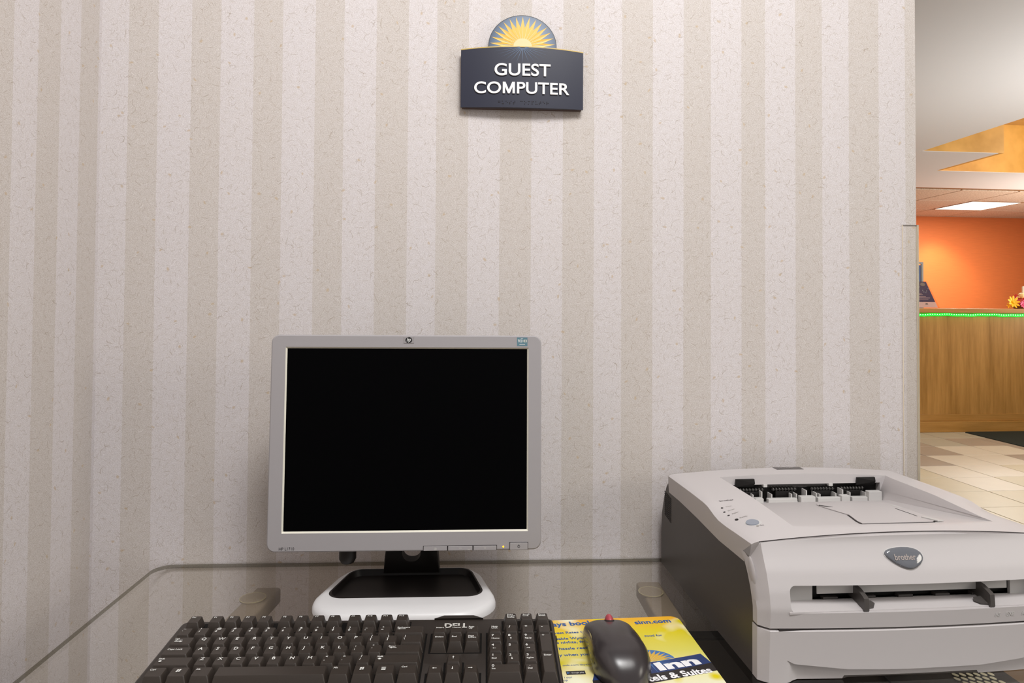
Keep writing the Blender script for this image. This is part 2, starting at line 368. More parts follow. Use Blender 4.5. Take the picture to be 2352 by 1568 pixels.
def text(body, size, bold=0.0, ext=0.0, align='CENTER', width=None, shear=0.0, height=None):
    """text as a mesh in the xy plane, baseline at y = 0; width / height rescale the drawing"""
    cu = bpy.data.curves.new('t', 'FONT'); cu.body = body; cu.size = size; cu.align_x = align; cu.offset = bold; cu.extrude = ext; cu.resolution_u = 3 if size < .5 else 8; cu.shear = shear
    o = bpy.data.objects.new('t', cu); COL.objects.link(o)
    me = bpy.data.meshes.new_from_object(o.evaluated_get(bpy.context.evaluated_depsgraph_get()))
    bpy.data.objects.remove(o); bpy.data.curves.remove(cu)
    xs = [v.co.x for v in me.vertices]; ys = [v.co.y for v in me.vertices]
    sx = width / (max(xs) - min(xs)) if width else 1.0
    sy = height / (max(ys) - min(ys)) if height else 1.0
    if width and align == 'CENTER': me.transform(Matrix.Translation((-(max(xs) + min(xs)) / 2, 0, 0)))
    if width and align == 'LEFT': me.transform(Matrix.Translation((-min(xs), 0, 0)))
    me.transform(Matrix.Diagonal((sx, sy, 1, 1)))
    me.materials.clear()
    return me
def T(x, y, z): return Matrix.Translation((x, y, z))
def RZ(a): return Matrix.Rotation(a, 4, 'Z')
def RX(a): return Matrix.Rotation(a, 4, 'X')
def boolean(a, cutters):
    """subtract cutter meshes from mesh a, returns the new mesh"""
    for m_ in [a] + list(cutters):
        b_ = bmesh.new(); b_.from_mesh(m_); bmesh.ops.remove_doubles(b_, verts=b_.verts[:], dist=1e-6); bmesh.ops.recalc_face_normals(b_, faces=b_.faces[:]); b_.to_mesh(m_); b_.free()
    oa = bpy.data.objects.new('ba', a); COL.objects.link(oa); obs = []
    for c in cutters:
        ob = bpy.data.objects.new('bb', c); COL.objects.link(ob); obs.append(ob)
        m = oa.modifiers.new('b', 'BOOLEAN'); m.operation = 'DIFFERENCE'; m.solver = 'EXACT'; m.object = ob
    me = bpy.data.meshes.new_from_object(oa.evaluated_get(bpy.context.evaluated_depsgraph_get()))
    for o in obs + [oa]: bpy.data.objects.remove(o)
    me.materials.clear(); return me
def sm(a, b, x):
    t = max(0.0, min(1.0, (x - a) / (b - a))); return t * t * (3 - 2 * t)
def interp(tab, x):
    if x <= tab[0][0]: return tab[0][1]
    for (a, b), (c, d) in zip(tab, tab[1:]):
        if x <= c: return b + (d - b) * (x - a) / (c - a)
    return tab[-1][1]

# ------------------------------------------------------------------ setting: walls
GZ = 0.749
XL, XR = -0.617, 0.763
wb = struct(link('wall_back', box(XL - .12, XR, 0, 0.12, 0, 2.7), M['wp_back']))
wl = struct(link('wall_left', box(XL - .12, XL, -2.6, 0, 0, 2.7), M['wp_left']))
# clear corner guard on the wall end
gt = 1.316
tg = struct(link('trim_1', box(0.738, 0.766, -0.0022, -0.0004, 0.1, gt), M['clear_plastic']), 'clear plastic corner guard on the wall end')
link('edge_strip', box(0.7635, 0.7662, -0.0022, 0.03, 0.1, gt), M['plastic_edge'], tg)
link('edge_strip', box(0.7374, 0.7380, -0.0022, -0.0004, 0.1, gt), M['plastic_edge'], tg)
link('edge_strip', box(0.7374, 0.7662, -0.0022, -0.0004, gt, gt + .0005), M['plate_text'], tg)

# ------------------------------------------------------------------ setting: lobby (turned 2.5 degrees)
def lob(o): o.rotation_euler = (0, 0, LOB); return o
fl = lob(struct(link('floor', box(-3.2, 10, -4.0, 9.0, -0.1, -0.004), M['grout'])))
P_ = 0.3345; L0, D0 = 3.44, 2.638        # a joint crossing
tm = box(0, P_ - .006, 0, P_ - .006, -0.006, 0.0, 0.0012, 1)
tiles = {}
colmap = {(0, 0): 't_tan', (0, 1): 't_cream', (0, -1): 't_tan', (1, 0): 't_cream', (1, 1): 't_tan', (1, -1): 't_tan', (2, 0): 't_cream', (2, 1): 't_cream', (2, -1): 't_tan', (2, 2): 't_tan',
          (3, 0): 't_taupe', (3, 1): 't_cream', (3, 2): 't_cream', (3, 3): 't_taupe', (4, 0): 't_taupe', (4, 1): 't_taupe', (4, 2): 't_cream', (4, 3): 't_cream',
          (5, 1): 't_taupe', (5, 2): 't_grey', (5, 3): 't_taupe', (5, 4): 't_taupe', (6, 2): 't_grey', (6, 3): 't_grey', (6, 4): 't_grey', (6, 1): 't_grey'}
for r in range(-3, 8):
    for c in range(-3, 9):
        key = colmap.get((r, c)) or random.choice(['t_cream', 't_tan', 't_tan', 't_taupe'])
        if key not in tiles: tiles[key] = tm.copy()
        o = link('floor_tile', tiles[key], M[key] if not tiles[key].materials else None, fl)
        o.location = (L0 + c * P_ + .003, D0 + r * .3397 + .003, 0); o.scale = (1, .3397 / P_, 1)
# ceiling with the stepped coffer opening
CZ = 2.45; A0, A1, B0, B1 = 3.775, 4.44, 4.013, 4.735
poly_parts = [(0.75, A0, -1.0, 9.0), (A0, A1, B0, 9.0), (A1, 10, B1, 5.55), (A0, 10, -1.0, -.5)]
cm = join([box(a, b, c, d, CZ, CZ + .004) for a, b, c, d in poly_parts])
ce = lob(struct(link('ceiling', cm, M['ceiling'])))
RT = 2.90
lob(struct(link('trim_2', join([box(A0, A1 + .05, B0, B0 + .05, CZ + .0041, RT)]), M['gold']), 'gold painted near face of the stepped ceiling coffer'))
lob(struct(link('trim_3', join([box(A1, 10, B1, B1 + .05, CZ + .0041, RT), box(A1, A1 + .05, B0 + .05, B1, CZ + .0041, RT)]), M['gold']), 'gold painted far face of the stepped ceiling coffer'))
lob(struct(link('trim_4', box(A0, 10, -.5, B1 + .05, RT, RT + .04), M['oak_h']), 'wooden lid of the stepped ceiling coffer'))
# suspended tiles over the office
cg = lob(struct(link('ceiling.001', box(A1, 10, 5.55, 9, CZ + .012, CZ + .06), M['cgrid'])))
ct = box(0, .655, 0, .655, CZ, CZ + .0119, 0.002, 1); ct.materials.append(M['ctile'])
for r in range(5):
    for c in range(7):
        l0, d0 = 4.79 + c * .67, 5.67 + r * .67
        if abs(l0 - 6.13) < .02 and abs(d0 - 6.34) < .02: continue
        o = link('ceiling_tile', ct, None, cg); o.location = (l0, d0, 0)
lamp = empty('ceiling_light', lobw(6.13 + .328, 6.34 + .328, CZ), LOB)
tag(lamp, 'square recessed ceiling light glowing white above the orange wall', 'ceiling light')
link('diffuser', box(-.318, .318, -.318, .318, -.002, .008), M['panel_light'], lamp)
link('frame', ring_prism([(-.333, -.333), (.333, -.333), (.333, .333), (-.333, .333)], [(-.319, -.319), (.319, -.319), (.319, .319), (-.319, .319)], -.004, .010), M['cgrid'], lamp)
lob(struct(link('wall_far', box(3.5, 10.5, 7.65, 7.8, 0, CZ + .4), M['orange'])))
lob(struct(link('wall_right', box(10, 10.15, -4, 7.65, 0, CZ + .4), M['ceiling'])))

# ------------------------------------------------------------------ reception counter and what stands on it
ctr = empty('reception_counter', lobw(5.6, 4.96, 0), LOB)
tag(ctr, 'tall golden oak reception counter in the lobby beyond the wall end', 'counter')
link('front_panel', box(-1.9, 2.2, 0.03, 0.06, 0.166, 1.138), M['oak'], ctr)
link('bottom_rail', box(-1.9, 2.2, 0.022, 0.06, 0.102, 0.1655, .002, 1), M['oak_h'], ctr)
link('kick_board', box(-1.9, 2.2, 0.0, 0.06, 0.0, 0.1015, .004, 2), M['oak_h'], ctr)
link('counter_top', box(-1.92, 2.22, -0.01, 0.62, 1.138, 1.1805, .003, 2), M['oak_h'], ctr)
link('end_panel', box(-1.9, -1.87, 0.0605, 0.58, 0.0, 1.137), M['oak'], ctr)
strip = empty('light_strip', lobw(5.6, 4.96, 1.12), LOB)
tag(strip, 'green rope of small lights glowing under the counter edge', 'light strip')
cpts = [(-1.9 + i * .05, 0.018, 0.0025 * math.sin(i * .7) + .002 * math.sin(i * 1.9) - .0012 * i * .05) for i in range(60)]
link('rope', tube(cpts, .0120, 6), M['led_green'], strip)
bs = []
for i in range(118):
    x = -1.88 + i * .0245; b = ball((x, 0.0065, interp([(p[0], p[2]) for p in cpts], x) + .004), .0048, None, None, 6, 4); bs.append(b)
bo = link('led_beads', join(bs), M['led_core'], strip); bo['kind'] = 'stuff'

def atc(l, d): return lobw(l, d, 1.1806)
# dark leaflet in an acrylic slant holder
lh = empty('leaflet_holder', atc(4.54, 5.10), LOB + R_(0))
tag(lh, 'slanted acrylic holder with a dark indigo leaflet on the counter', 'leaflet holder')
lean = 0.06
def slant(x0, x1, xt0, xt1, z0, z1, y0, t):
    k = lean / .27
    ring = lambda y: [(x0, y + z0 * k, z0), (x1, y + z0 * k, z0), (xt1, y + z1 * k, z1), (xt0, y + z1 * k, z1)]
    return loft([ring(y0), ring(y0 + t)])
link('leaflet', slant(-.12, .178, -.12, .115, .062, .262, 0.0, .002), M['indigo'], lh)
link('leaflet_footer', slant(-.12, .196, -.12, .179, .008, .0615, 0.0, .002), M['pink_print'], lh)
link('acrylic_sheet', slant(-.125, .215, -.125, .120, .004, .268, -.004, .003), M['acrylic'], lh)
link('acrylic_foot', box(-.125, .215, -.004, .10, 0, .004), M['acrylic'], lh)
for i, (x0, x1, z) in enumerate([(-.1, .03, .222), (-.1, -.02, .19), (-.1, -.01, .165), (-.1, .05, .14), (-.1, .06, .132), (-.1, .09, .113), (-.1, .13, .10), (-.1, .11, .087)]):
    link('text_line', slant(x0, x1, x0, x1, z, z + (.008 if i < 1 else .003), -.0007, .0006), M['pink_print'], lh)
link('seal', xf(disc((0, 0, 0), .026, .0006, 20, .017), T(.075, -.0002 + .235 * lean / .27, .235) @ RX(R_(90 - 12.5))), M['plate_text'], lh)
for (x, z) in ((.0, .2), (.03, .205), (.06, .17), (.07, .155), (.1, .165), (.12, .19), (.09, .15), (.02, .175)):
    link('spark', slant(x, x + .012, x + .004, x + .010, z, z + .012, -.0007, .0006), M['go_button'], lh)
link('footer_mark', slant(.07, .1, .075, .095, .038, .048, -.0008, .0006), M['plate'], lh)
# framed sign behind it
fs_ = empty('framed_sign', atc(4.62, 5.35), LOB)
tag(fs_, 'blue print in an upright silver frame behind the indigo leaflet', 'framed sign')
link('print', box(-.14, .118, -.004, .004, .02, .438), M['blue_print'], fs_)
o_ = rrect(.29, .47, .006, 2, 0, .235); i_ = rrect(.25, .43, .002, 2, 0, .235)
link('frame', xf(ring_prism(o_, i_, -.006, .010), FACE), M['chrome'], fs_)
# flowers
fa = empty('flower_arrangement', atc(5.70, 5.26), LOB)
tag(fa, 'bunch of yellow, pink, red and cream flowers at the counter right edge', 'flower arrangement')
def flower(c, r, mat, n=9, tilt=(0.3, 0), name='flower_head'):
    parts = []
    for i in range(n):
        a = 2 * PI * i / n
        p = ball((0, 0, 0), r * .52, r * .2, r * .07, 8, 5)
        parts.append(xf(p, RZ(a) @ T(r * .55, 0, r * .12) @ Matrix.Rotation(-.35, 4, 'Y')))
    parts.append(ball((0, 0, r * .1), r * .22, None, r * .14, 8, 5))
    return link(name, xf(join(parts), T(*c) @ RX(R_(90) - tilt[0]) @ Matrix.Rotation(tilt[1], 4, 'Y')), M[mat], fa, 50)
flower((-.085, -.06, .066), .066, 'petal_yellow'); flower((-.12, -.05, .031), .03, 'petal_yellow', 6)
flower((.075, -.06, .155), .045, 'petal_lemon'); flower((.0, -.09, .041), .04, 'petal_pink', 10); flower((.03, -.08, .065), .035, 'petal_pink', 8)
flower((-.02, -.03, .09), .06, 'petal_red', 12); flower((.05, -.02, .066), .06, 'petal_red', 12); flower((.12, -.04, .1), .05, 'petal_yellow', 9)
link('flower_head', ball((.02, -.05, .135), .03, None, .028, 12, 8), M['petal_cream'], fa, 60)
link('petal', ball((-.02, -.055, .118), .024, .01, .006, 8, 5), M['petal_cream'], fa, 60)
link('petal', xf(ball((0, 0, 0), .026, .008, .006, 8, 5), T(.035, -.09, .095) @ Matrix.Rotation(.9, 4, 'Y')), M['petal_yellow'], fa, 60)
link('basket', loft([[(.05 + r * math.cos(2 * PI * i / 14), .0 + r * math.sin(2 * PI * i / 14), z) for i in range(14)] for r, z in ((.05, 0), (.075, .03), (.06, .06))]), M['pot'], fa, 40)
link('stalk', tube([(.05, -.02, .05), (.03, -.04, .1), (.02, -.05, .12)], .004, 6), M['leaf_green'], fa)
cn = tag(link('candle', loft([[(.011 * k * math.cos(2 * PI * i / 10), .011 * k * math.sin(2 * PI * i / 10), z) for i in range(10)] for k, z in ((1.1, 0), (1.1, .02), (1, .03), (1, .225), (.6, .232))]), M['candle'], None, 40), 'slim cream candle standing behind the flowers on the counter', 'candle')
cn.location = atc(5.84, 5.32)
# dark mat on the lobby floor
fm = tag(link('floor_mat', xf(prism(rrect(1.6, 2.2, .03, 3, .8, -1.1), 0.0002, .007, .003), Matrix()), M['mat'], None, 40), 'charcoal floor mat lying in front of the reception counter', 'floor mat')
fm.location = lobw(4.87, 4.945, 0); fm.rotation_euler = (0, 0, LOB)

# ------------------------------------------------------------------ wall sign
SX, SZ = 0.0743, 1.4995
sign = empty('wall_sign', (SX, -0.0005, SZ)); tag(sign, 'navy wall sign with raised white lettering under a golden sun dome', 'wall sign')
HW = 0.1026
def face_y(x, base=.0125): return -(base + .0055 * (1 - (x / HW) ** 2))
def ztop(x): return .0993 + .0056 * (1 - (x / HW) ** 2)
def bowed(zb, zt, x0, x1, ya, yb, n=28):
    rings = []
    for i in range(n + 1):
        x = x0 + (x1 - x0) * i / n
        rings.append([(x, yb(x), zb(x)), (x, ya(x), zb(x)), (x, ya(x), zt(x)), (x, yb(x), zt(x))])
    return loft(rings)
def drape(me, base, eps, ox=0, oz=0):
    for v in me.vertices:
        x, z, h = v.co.x + ox, v.co.y + oz, v.co.z
        v.co = Vector((x, face_y(x, base) - eps - h, z))
    me.update(); return me
link('backing', bowed(lambda x: .0022, lambda x: ztop(x) - .004, -HW + .002, HW - .002, lambda x: -.009, lambda x: -.0002), M['sign_back'], sign)
link('panel', bowed(lambda x: .0018, lambda x: ztop(x) - .0016, -HW, HW, lambda x: face_y(x), lambda x: -.0095), M['sign_panel'], sign, 30)
link('gold_edge', bowed(lambda x: ztop(x) - .0016, lambda x: ztop(x), -HW, HW, lambda x: face_y(x) - .0002, lambda x: -.0095), M['sign_edge'], sign, 30)
DA, DB, DC = .0573, .0520, .1058
def dome_z(x, a=DA, b=DB): return DC + b * math.sqrt(max(0, 1 - (x / a) ** 2))
def dome_mesh(a, b, ya, yb, n=40):
    rings = []
    for i in range(n + 1):
        t = PI * i / n; x = -a * math.cos(t); z = DC + b * math.sin(t)
        rings.append([(x, yb(x), ztop(x) - .002), (x, ya(x), ztop(x) - .002), (x, ya(x), max(z, ztop(x) - .001)), (x, yb(x), max(z, ztop(x) - .001))])
    return loft(rings)
link('dome_rim', dome_mesh(DA, DB, lambda x: face_y(x, .0105), lambda x: -.0005), M['sign_rim'], sign, 30)
dm = link('sun_dome', xf(dome_mesh(DA - .0012, DB - .0013, lambda x: face_y(x, .0109), lambda x: face_y(x, .0104)), T(0, 0, -DC)), M['dome'], sign, 30); dm.location = (0, 0, DC)
def flat(polys, z=0.0):
    vs, fs = [], []
    for p in polys:
        b = len(vs); vs += [(x, y, z) for x, y in p]; fs.append(tuple(range(b, b + len(p))))
    return pyd(vs, fs)
def star(a, b, inner=.63, n=15, a0=6, st=12):
    tris = []
    for i in range(n):
        t = R_(a0 + st * i); t0, t1 = t - R_(st / 2), t + R_(st / 2)
        tris.append([(0, 0), (a * inner * math.cos(t0), b * inner * math.sin(t0)), (a * math.cos(t), b * math.sin(t)), (a * inner * math.cos(t1), b * inner * math.sin(t1))])
    return tris
def shine(a, b, n=15, a0=6, st=12, r0=.12, wd=1.5, r1=1.0):
    out = []
    for i in range(n):
        t = R_(a0 + st * i); w = R_(wd)
        out.append([(a * r0 * math.cos(t - w * 3), b * r0 * math.sin(t - w * 3)), (a * r1 * math.cos(t), b * r1 * math.sin(t)), (a * r0 * math.cos(t + w * 3), b * r0 * math.sin(t + w * 3))])
    return out
for k, q in enumerate(star(.0548, .0500)):
    link('sun_ray', drape(flat([q]), .0109, .0003, 0, DC - .001), M['ray_gold'], sign)
link('ray_shine', drape(flat(shine(.0556, .0506)), .0109, .0006, 0, DC - .001), M['ray_pale'], sign)
core = [(.0155 * math.cos(PI * i / 16), .0135 * math.sin(PI * i / 16)) for i in range(17)]
link('sun_core', drape(flat([core]), .0109, .0009, 0, DC - .001), M['sun_core'], sign)
link('lower_ray', drape(flat(shine(.050, .0275, 15, 186, 12, .10, 1.6)), .0125, .0003, 0, .1040), M['ray_blue'], sign)
def letter_m(e):
    ref = text('M', 1.0, 0, 0, 'LEFT'); x0 = min(v.co.x for v in ref.vertices) - .012; x1 = max(v.co.x for v in ref.vertices) + .012; h = max(v.co.y for v in ref.vertices) + .012; w = .125; c = (x0 + x1) / 2
    k = .045
    P = [(x0, -.012), (x0 + w, -.012), (x0 + w, h - .30), (c - .05, -.012), (c + .05, -.012), (x1 - w, h - .30), (x1 - w, -.012), (x1, -.012), (x1, h), (x1 - w - .02, h), (c, .21), (x0 + w + .02, h), (x0, h)]
    return loft([[(x, y, -e) for x, y in P], [(x, y, e) for x, y in P]])
def word(body, width, cap, ox, oz, parent, mat, base, ext, bold):
    full = text(body, 1.0, bold, 0, 'LEFT'); xs = [v.co.x for v in full.vertices]; x0 = min(xs); sc = width / (max(xs) - x0)
    hs = text('E', 1.0, bold, 0, 'LEFT'); sy = cap / max(v.co.y for v in hs.vertices)
    for i, ch in enumerate(body):
        pre = text(body[:i + 1], 1.0, bold, 0, 'LEFT'); me = text(ch, 1.0, bold, ext / min(sc, sy) , 'LEFT') if ch != 'M' else letter_m(ext / min(sc, sy))
        dx = max(v.co.x for v in pre.vertices) - max(v.co.x for v in me.vertices)
        zm = min(v.co.z for v in me.vertices)
        for v in me.vertices: v.co = Vector(((v.co.x + dx - x0) * sc, v.co.y * sy, (v.co.z - zm) * min(sc, sy) * .5))
        link('letter', drape(me, base, .0001, ox, oz), mat, parent)
word('GUEST', .0935, .0196, -.0467, .0553, sign, M['sign_letter'], .0125, .0022, .012)
word('COMPUTER', .1590, .0188, -.0802, .0252, sign, M['sign_letter'], .0125, .0022, .012)
BR = {'g': (1, 2, 4, 5), 'u': (1, 3, 6), 'e': (1, 5), 's': (2, 3, 4), 't': (2, 3, 4, 5), 'c': (1, 4), 'o': (1, 3, 5), 'm': (1, 3, 4), 'p': (1, 2, 3, 4), 'r': (1, 2, 3, 5)}
dots = []; px = -.0395
for ch in 'guest computer':
    for d in BR.get(ch, ()):
        dx = .0021 if d > 3 else 0; dz = -((d - 1) % 3) * .0021
        dots.append(drape(xf(ball((0, 0, 0), .0008, None, .0005, 6, 4), Matrix()), .0125, .0001, px + dx, .0122 + dz))
    px += .0062
bd = link('braille_dots', join(dots), M['groove'], sign); bd['kind'] = 'stuff'

# ------------------------------------------------------------------ glass desk
desk = empty('glass_desk', (0.13, -0.31, 0)); tag(desk, 'clear glass topped desk standing against the striped wallpaper', 'desk')
DX, DY = 0.13, -0.31
gp = rrect(.780 + .511, .616, (.02, .02, .02, .028), 10, (.780 - .511) / 2 - DX, -.004 - .308 - DY)
gm = prism(gp, GZ - .006, GZ); gm.materials.append(M['glass']); gm.materials.append(M['glass_edge'])
go = link('glass_top', gm, None, desk)
for p in gm.polygons: p.material_index = 0 if abs(p.normal.z) > .5 else 1
def beam(x, y0, y1, skew, w=.037, h=.024):
    out = rrect(w, h, .004, 3, 0, GZ - .0085 - h / 2)
    return loft([[(px + x - DX + skew * (y1 - y) , y - DY, pz) for px, pz in out] for y in (y0, y1)])
for x, sk in ((-.3125, -.10), (.272, 0.0)):
    yr = -.60 if x < 0 else -.215
    link('beam', beam(x, yr, -.081, sk), M['beam'], desk, 40)
    for y in ((-.121, -.52) if x < 0 else (-.121,)):
        xx = x + sk * (-.081 - y)
        link('disc_pad', disc((xx - DX - .006, y - DY, GZ - .0084), .0185, .0022, 28), M['pad_disc'], desk, 40)
        rp_ = [(xx - DX - .006 + .0186 * math.cos(2 * PI * i / 28), y - DY + .0186 * math.sin(2 * PI * i / 28)) for i in range(28)]; rq_ = [(xx - DX - .006 + .0178 * math.cos(2 * PI * i / 28), y - DY + .0178 * math.sin(2 * PI * i / 28)) for i in range(28)]
        link('pad_rim', ring_prism(rp_, rq_, GZ - .0066, GZ - .0061), M['pad_ring'], desk)
    for y in ((-.42, -.58) if x < 0 else (-.19,)):
        xx = x + sk * (-.081 - y)
        link('leg', loft([[(xx - DX + a, y - DY + b, z) for a, b in rrect(.034, .034, .004, 2)] for z in (0, GZ - .033)]), M['beam'], desk, 40)
# ------------------------------------------------------------------ dark cabinet under the right half of the glass
cab = empty('low_cabinet', (0.56, -0.33, 0)); tag(cab, 'dark brown low cabinet seen through the glass under the printer', 'cabinet')
link('body', box(-.245, .205, -.26, .253, 0.02, .648, .003, 1), M['cabinet'], cab)
link('rear_rail', box(-.245, .205, .2535, .280, 0.02, .6495, .002, 1), M['cabinet_black'], cab)
link('plinth', box(-.235, .195, -.25, .25, 0, .0195), M['cabinet_black'], cab)
link('vent_panel', box(.02, .200, .02, .205, .6485, .6515), M['cabinet_black'], cab)
vm = disc((0, 0, 0), .0033, .0008, 10, .0045); vm.materials.append(M['cream'])
for r in range(5):
    for c in range(6):
        o = link('vent_hole', vm, None, cab); o.location = (.118 + c * .0105 + (r % 2) * .005, .140 - r * .0105, .6515); o.rotation_euler = (0, 0, .5)

# ------------------------------------------------------------------ monitor
MX, MY = -0.0965, -0.1455
mon = empty('computer_monitor', (MX, MY, GZ)); tag(mon, 'silver flat screen monitor with a black switched-off screen', 'monitor')
def taper(pts): return [(x * (1 - .20 * sm(-.05, .09, y)), y) for x, y in pts]
outr = rrect(.258, .160, (.058, .058, .034, .034), 10); innr = rrect(.228, .106, (.026, .026, .022, .022), 10, 0, .0225)
def scl(pts, d):
    return [(x - math.copysign(min(d, abs(x)), x) if abs(x) > .02 else x, y - math.copysign(d, y)) for x, y in pts]
O, I = outr, innr
rg = [[(x, y, 0.0) for x, y in taper(O)], [(x, y, .0055) for x, y in taper(O)], [(x, y, .0105) for x, y in taper(scl(O, .002))], [(x, y, .0128) for x, y in taper(scl(O, .0055))],
      [(x + (a - x) * .5, y + (b - y) * .5, .0142) for (x, y), (a, b) in zip(taper(scl(O, .0055)), taper(I))], [(x, y, .0138) for x, y in taper(I)], [(x, y, .003) for x, y in taper(scl(I, .0005))]]
link('base_plate', loft(rg, True, False), M['silver_base'], mon, 45)
link('base_tray', loft([[(x, y, .0139) for x, y in taper([(p[0], p[1]) for p in I])], [(x, y + .0003, .0139) for x, y in taper([(p[0] * .975, .0225 + (p[1] - .0225) * .95) for p in I])], [(x, y, .0055) for x, y in taper([(p[0] * .95, .0225 + (p[1] - .0225) * .90) for p in I])]], False, True), M['dark_plastic'], mon, 45)
nk = prism([(-.043, .004), (.043, .004), (.041, .03), (.037, .06), (.036, .13), (-.036, .13), (-.037, .06), (-.041, .03)], -.010, .010, .003)
hole = prism(rrect(.028, .07, .0125, 8, .0, .058), -.03, .03)
nk = boolean(nk, [hole])
link('neck', xf(nk, T(0, .0765, .006) @ RX(R_(4)) @ FACE), M['dark_plastic'], mon, 35)
link('hinge_block', box(-.036, .036, .012, .052, .105, .165, .006, 2), M['dark_plastic'], mon, 40)
PM = T(0.0013, -.047, .0838) @ RX(R_(-2.3)) @ FACE
BW, BH = .376, .2965
ox0, ox1, oy0, oy1 = -.1685, .1700, .0252, .2797
ap = rrect(ox1 - ox0, oy1 - oy0, .0012, 8, (ox0 + ox1) / 2, (oy0 + oy1) / 2); ap2 = rrect(ox1 - ox0 - .0045, oy1 - oy0 - .0045, .0006, 8, (ox0 + ox1) / 2, (oy0 + oy1) / 2)
bo_ = rrect(BW, BH, .0115, 8, 0, BH / 2); bi_ = rrect(BW - .003, BH - .003, .010, 8, 0, BH / 2)
# bezel: rounded outer edge, front face, aperture
n_ = len(bo_); rings = [[(x, y, -.016) for x, y in bo_], [(x, y, -.0012) for x, y in bo_], [(x, y, 0) for x, y in bi_], [(x, y, 0) for x, y in ap], [(x, y, -.016) for x, y in ap]]
link('bezel', xf(loft(rings, False, False), PM), M['silver'], mon, 35)
link('screen_lip', xf(loft([[(x, y, -.0004) for x, y in ap], [(x, y, -.0026) for x, y in ap2]], False, False), PM), M['silver_lip'], mon)
link('screen', xf(prism([(ox0, oy0), (ox1, oy0), (ox1, oy1), (ox0, oy1)], -.0045, -.0024), PM), M['screen'], mon)
def shell(w, h, z): return [(x, y, z) for x, y in rrect(w, h, .012, 6, 0, BH / 2)]
link('back_shell', xf(loft([shell(BW - .001, BH - .001, -.0161), shell(BW - .006, BH - .006, -.026), shell(.31, .235, -.036), shell(.25, .18, -.058), shell(.23, .16, -.062)]), PM), M['dark_plastic'], mon, 35)
# buttons
for x0, x1, h in ((.0249, .0580, .0062), (.0587, .0930, .0062), (.0937, .1262, .0062)):
    b = link('button', xf(box(x0 + .0004, x1 - .0004, .0002, h, 0.0, .0010, .0004, 1), PM), M['button'], mon)
    link('groove', xf(box(x0 - .0003, x1 + .0003, .0001, h + .0007, 0.00002, .0003), PM), M['groove'], b)
    cx = (x0 + x1) / 2
    me = {0.0249: [box(cx - .002, cx + .002, .0015, .0021, .001, .0012), box(cx - .0015, cx + .0022, .0028, .0033, .001, .0012), box(cx - .0015, cx - .001, .0028, .0042, .001, .0012), box(cx - .0015, cx + .0015, .0039, .0042, .001, .0012)],
          0.0587: [box(cx - .0018, cx + .0018, .0030, .0035, .001, .0012), box(cx + .010, cx + .014, .0014, .0018, .001, .0012)], 0.0937: [box(cx - .0015, cx + .0015, .0030, .0034, .001, .0012), box(cx - .0002, cx + .0002, .0018, .0046, .001, .0012)]}[x0]
    link('symbol', xf(join(me), PM), M['logo_grey'], b)
b = link('power_button', xf(box(.1445, .1692, .0002, .0098, 0, .0011, .0005, 1), PM), M['button'], mon)
link('groove', xf(box(.1438, .1698, .0001, .0106, .00002, .0003), PM), M['groove'], b)
rp = [(.0018 * math.cos(2 * PI * i / 16), .0018 * math.sin(2 * PI * i / 16)) for i in range(16)]
link('symbol', xf(join([ring_prism(rp, [(x * .75, y * .75) for x, y in rp], .0011, .0013), box(-.0002, .0002, .0, .0026, .0011, .0013)]), PM @ T(.1568, .0050, 0)), M['groove'], b)
link('power_light', xf(disc((.1353, .0045, 0), .0011, .0005, 12), PM), M['amber'], mon)
link('model_print', xf(text('HP L1710', .006, 0, 0, 'LEFT', .0205), PM @ T(-.171, .0028, .0002)), M['black_print'], mon)
lg = link('logo_badge', xf(box(-.0072, .0072, -.0046, .0046, 0, .0006, .0003, 1), PM @ T(.0013, BH - .0068, 0)), M['badge'], mon)
link('disc', xf(disc((0, 0, .0006), .0047, .0002, 24, .0042), PM @ T(.0013, BH - .0068, 0)), M['black_print'], lg)
link('lettering', xf(text('hp', .0075, .00008, 0, 'CENTER', .0058, .35), PM @ T(.0013, BH - .0086, .00095)), M['white_print'], lg)
stk = link('rating_sticker', xf(box(-.0074, .0074, -.0060, .0060, 0, .0002), PM @ T(.1607, BH - .0085, 0)), M['teal'], mon)
link('lettering', xf(join([text('TCO', .0052, .0001, 0, 'CENTER', .0068)]), PM @ T(.1579, BH - .0092, .0004)), M['white_print'], stk)
link('lettering', xf(text('03', .0052, .0001, 0, 'CENTER', .0048), PM @ T(.1648, BH - .0092, .0004)), M['silver_lip'], stk)
link('small_print', xf(join([box(-.004, .004, -.0042, -.0036, 0, .0001), box(-.002, .001, .0042, .0048, 0, .0001)]), PM @ T(.1607, BH - .0085, .0003)), M['white_print'], stk)
link('cable_plug', loft([[(-.0835 + r * math.cos(2 * PI * i / 14), -.01 + r * math.sin(2 * PI * i / 14), z) for i in range(14)] for r, z in ((.004, .0555), (.009, .0560), (.0122, .062), (.0122, .082), (.0122, .105))]), M['dark_plastic'], mon, 40)

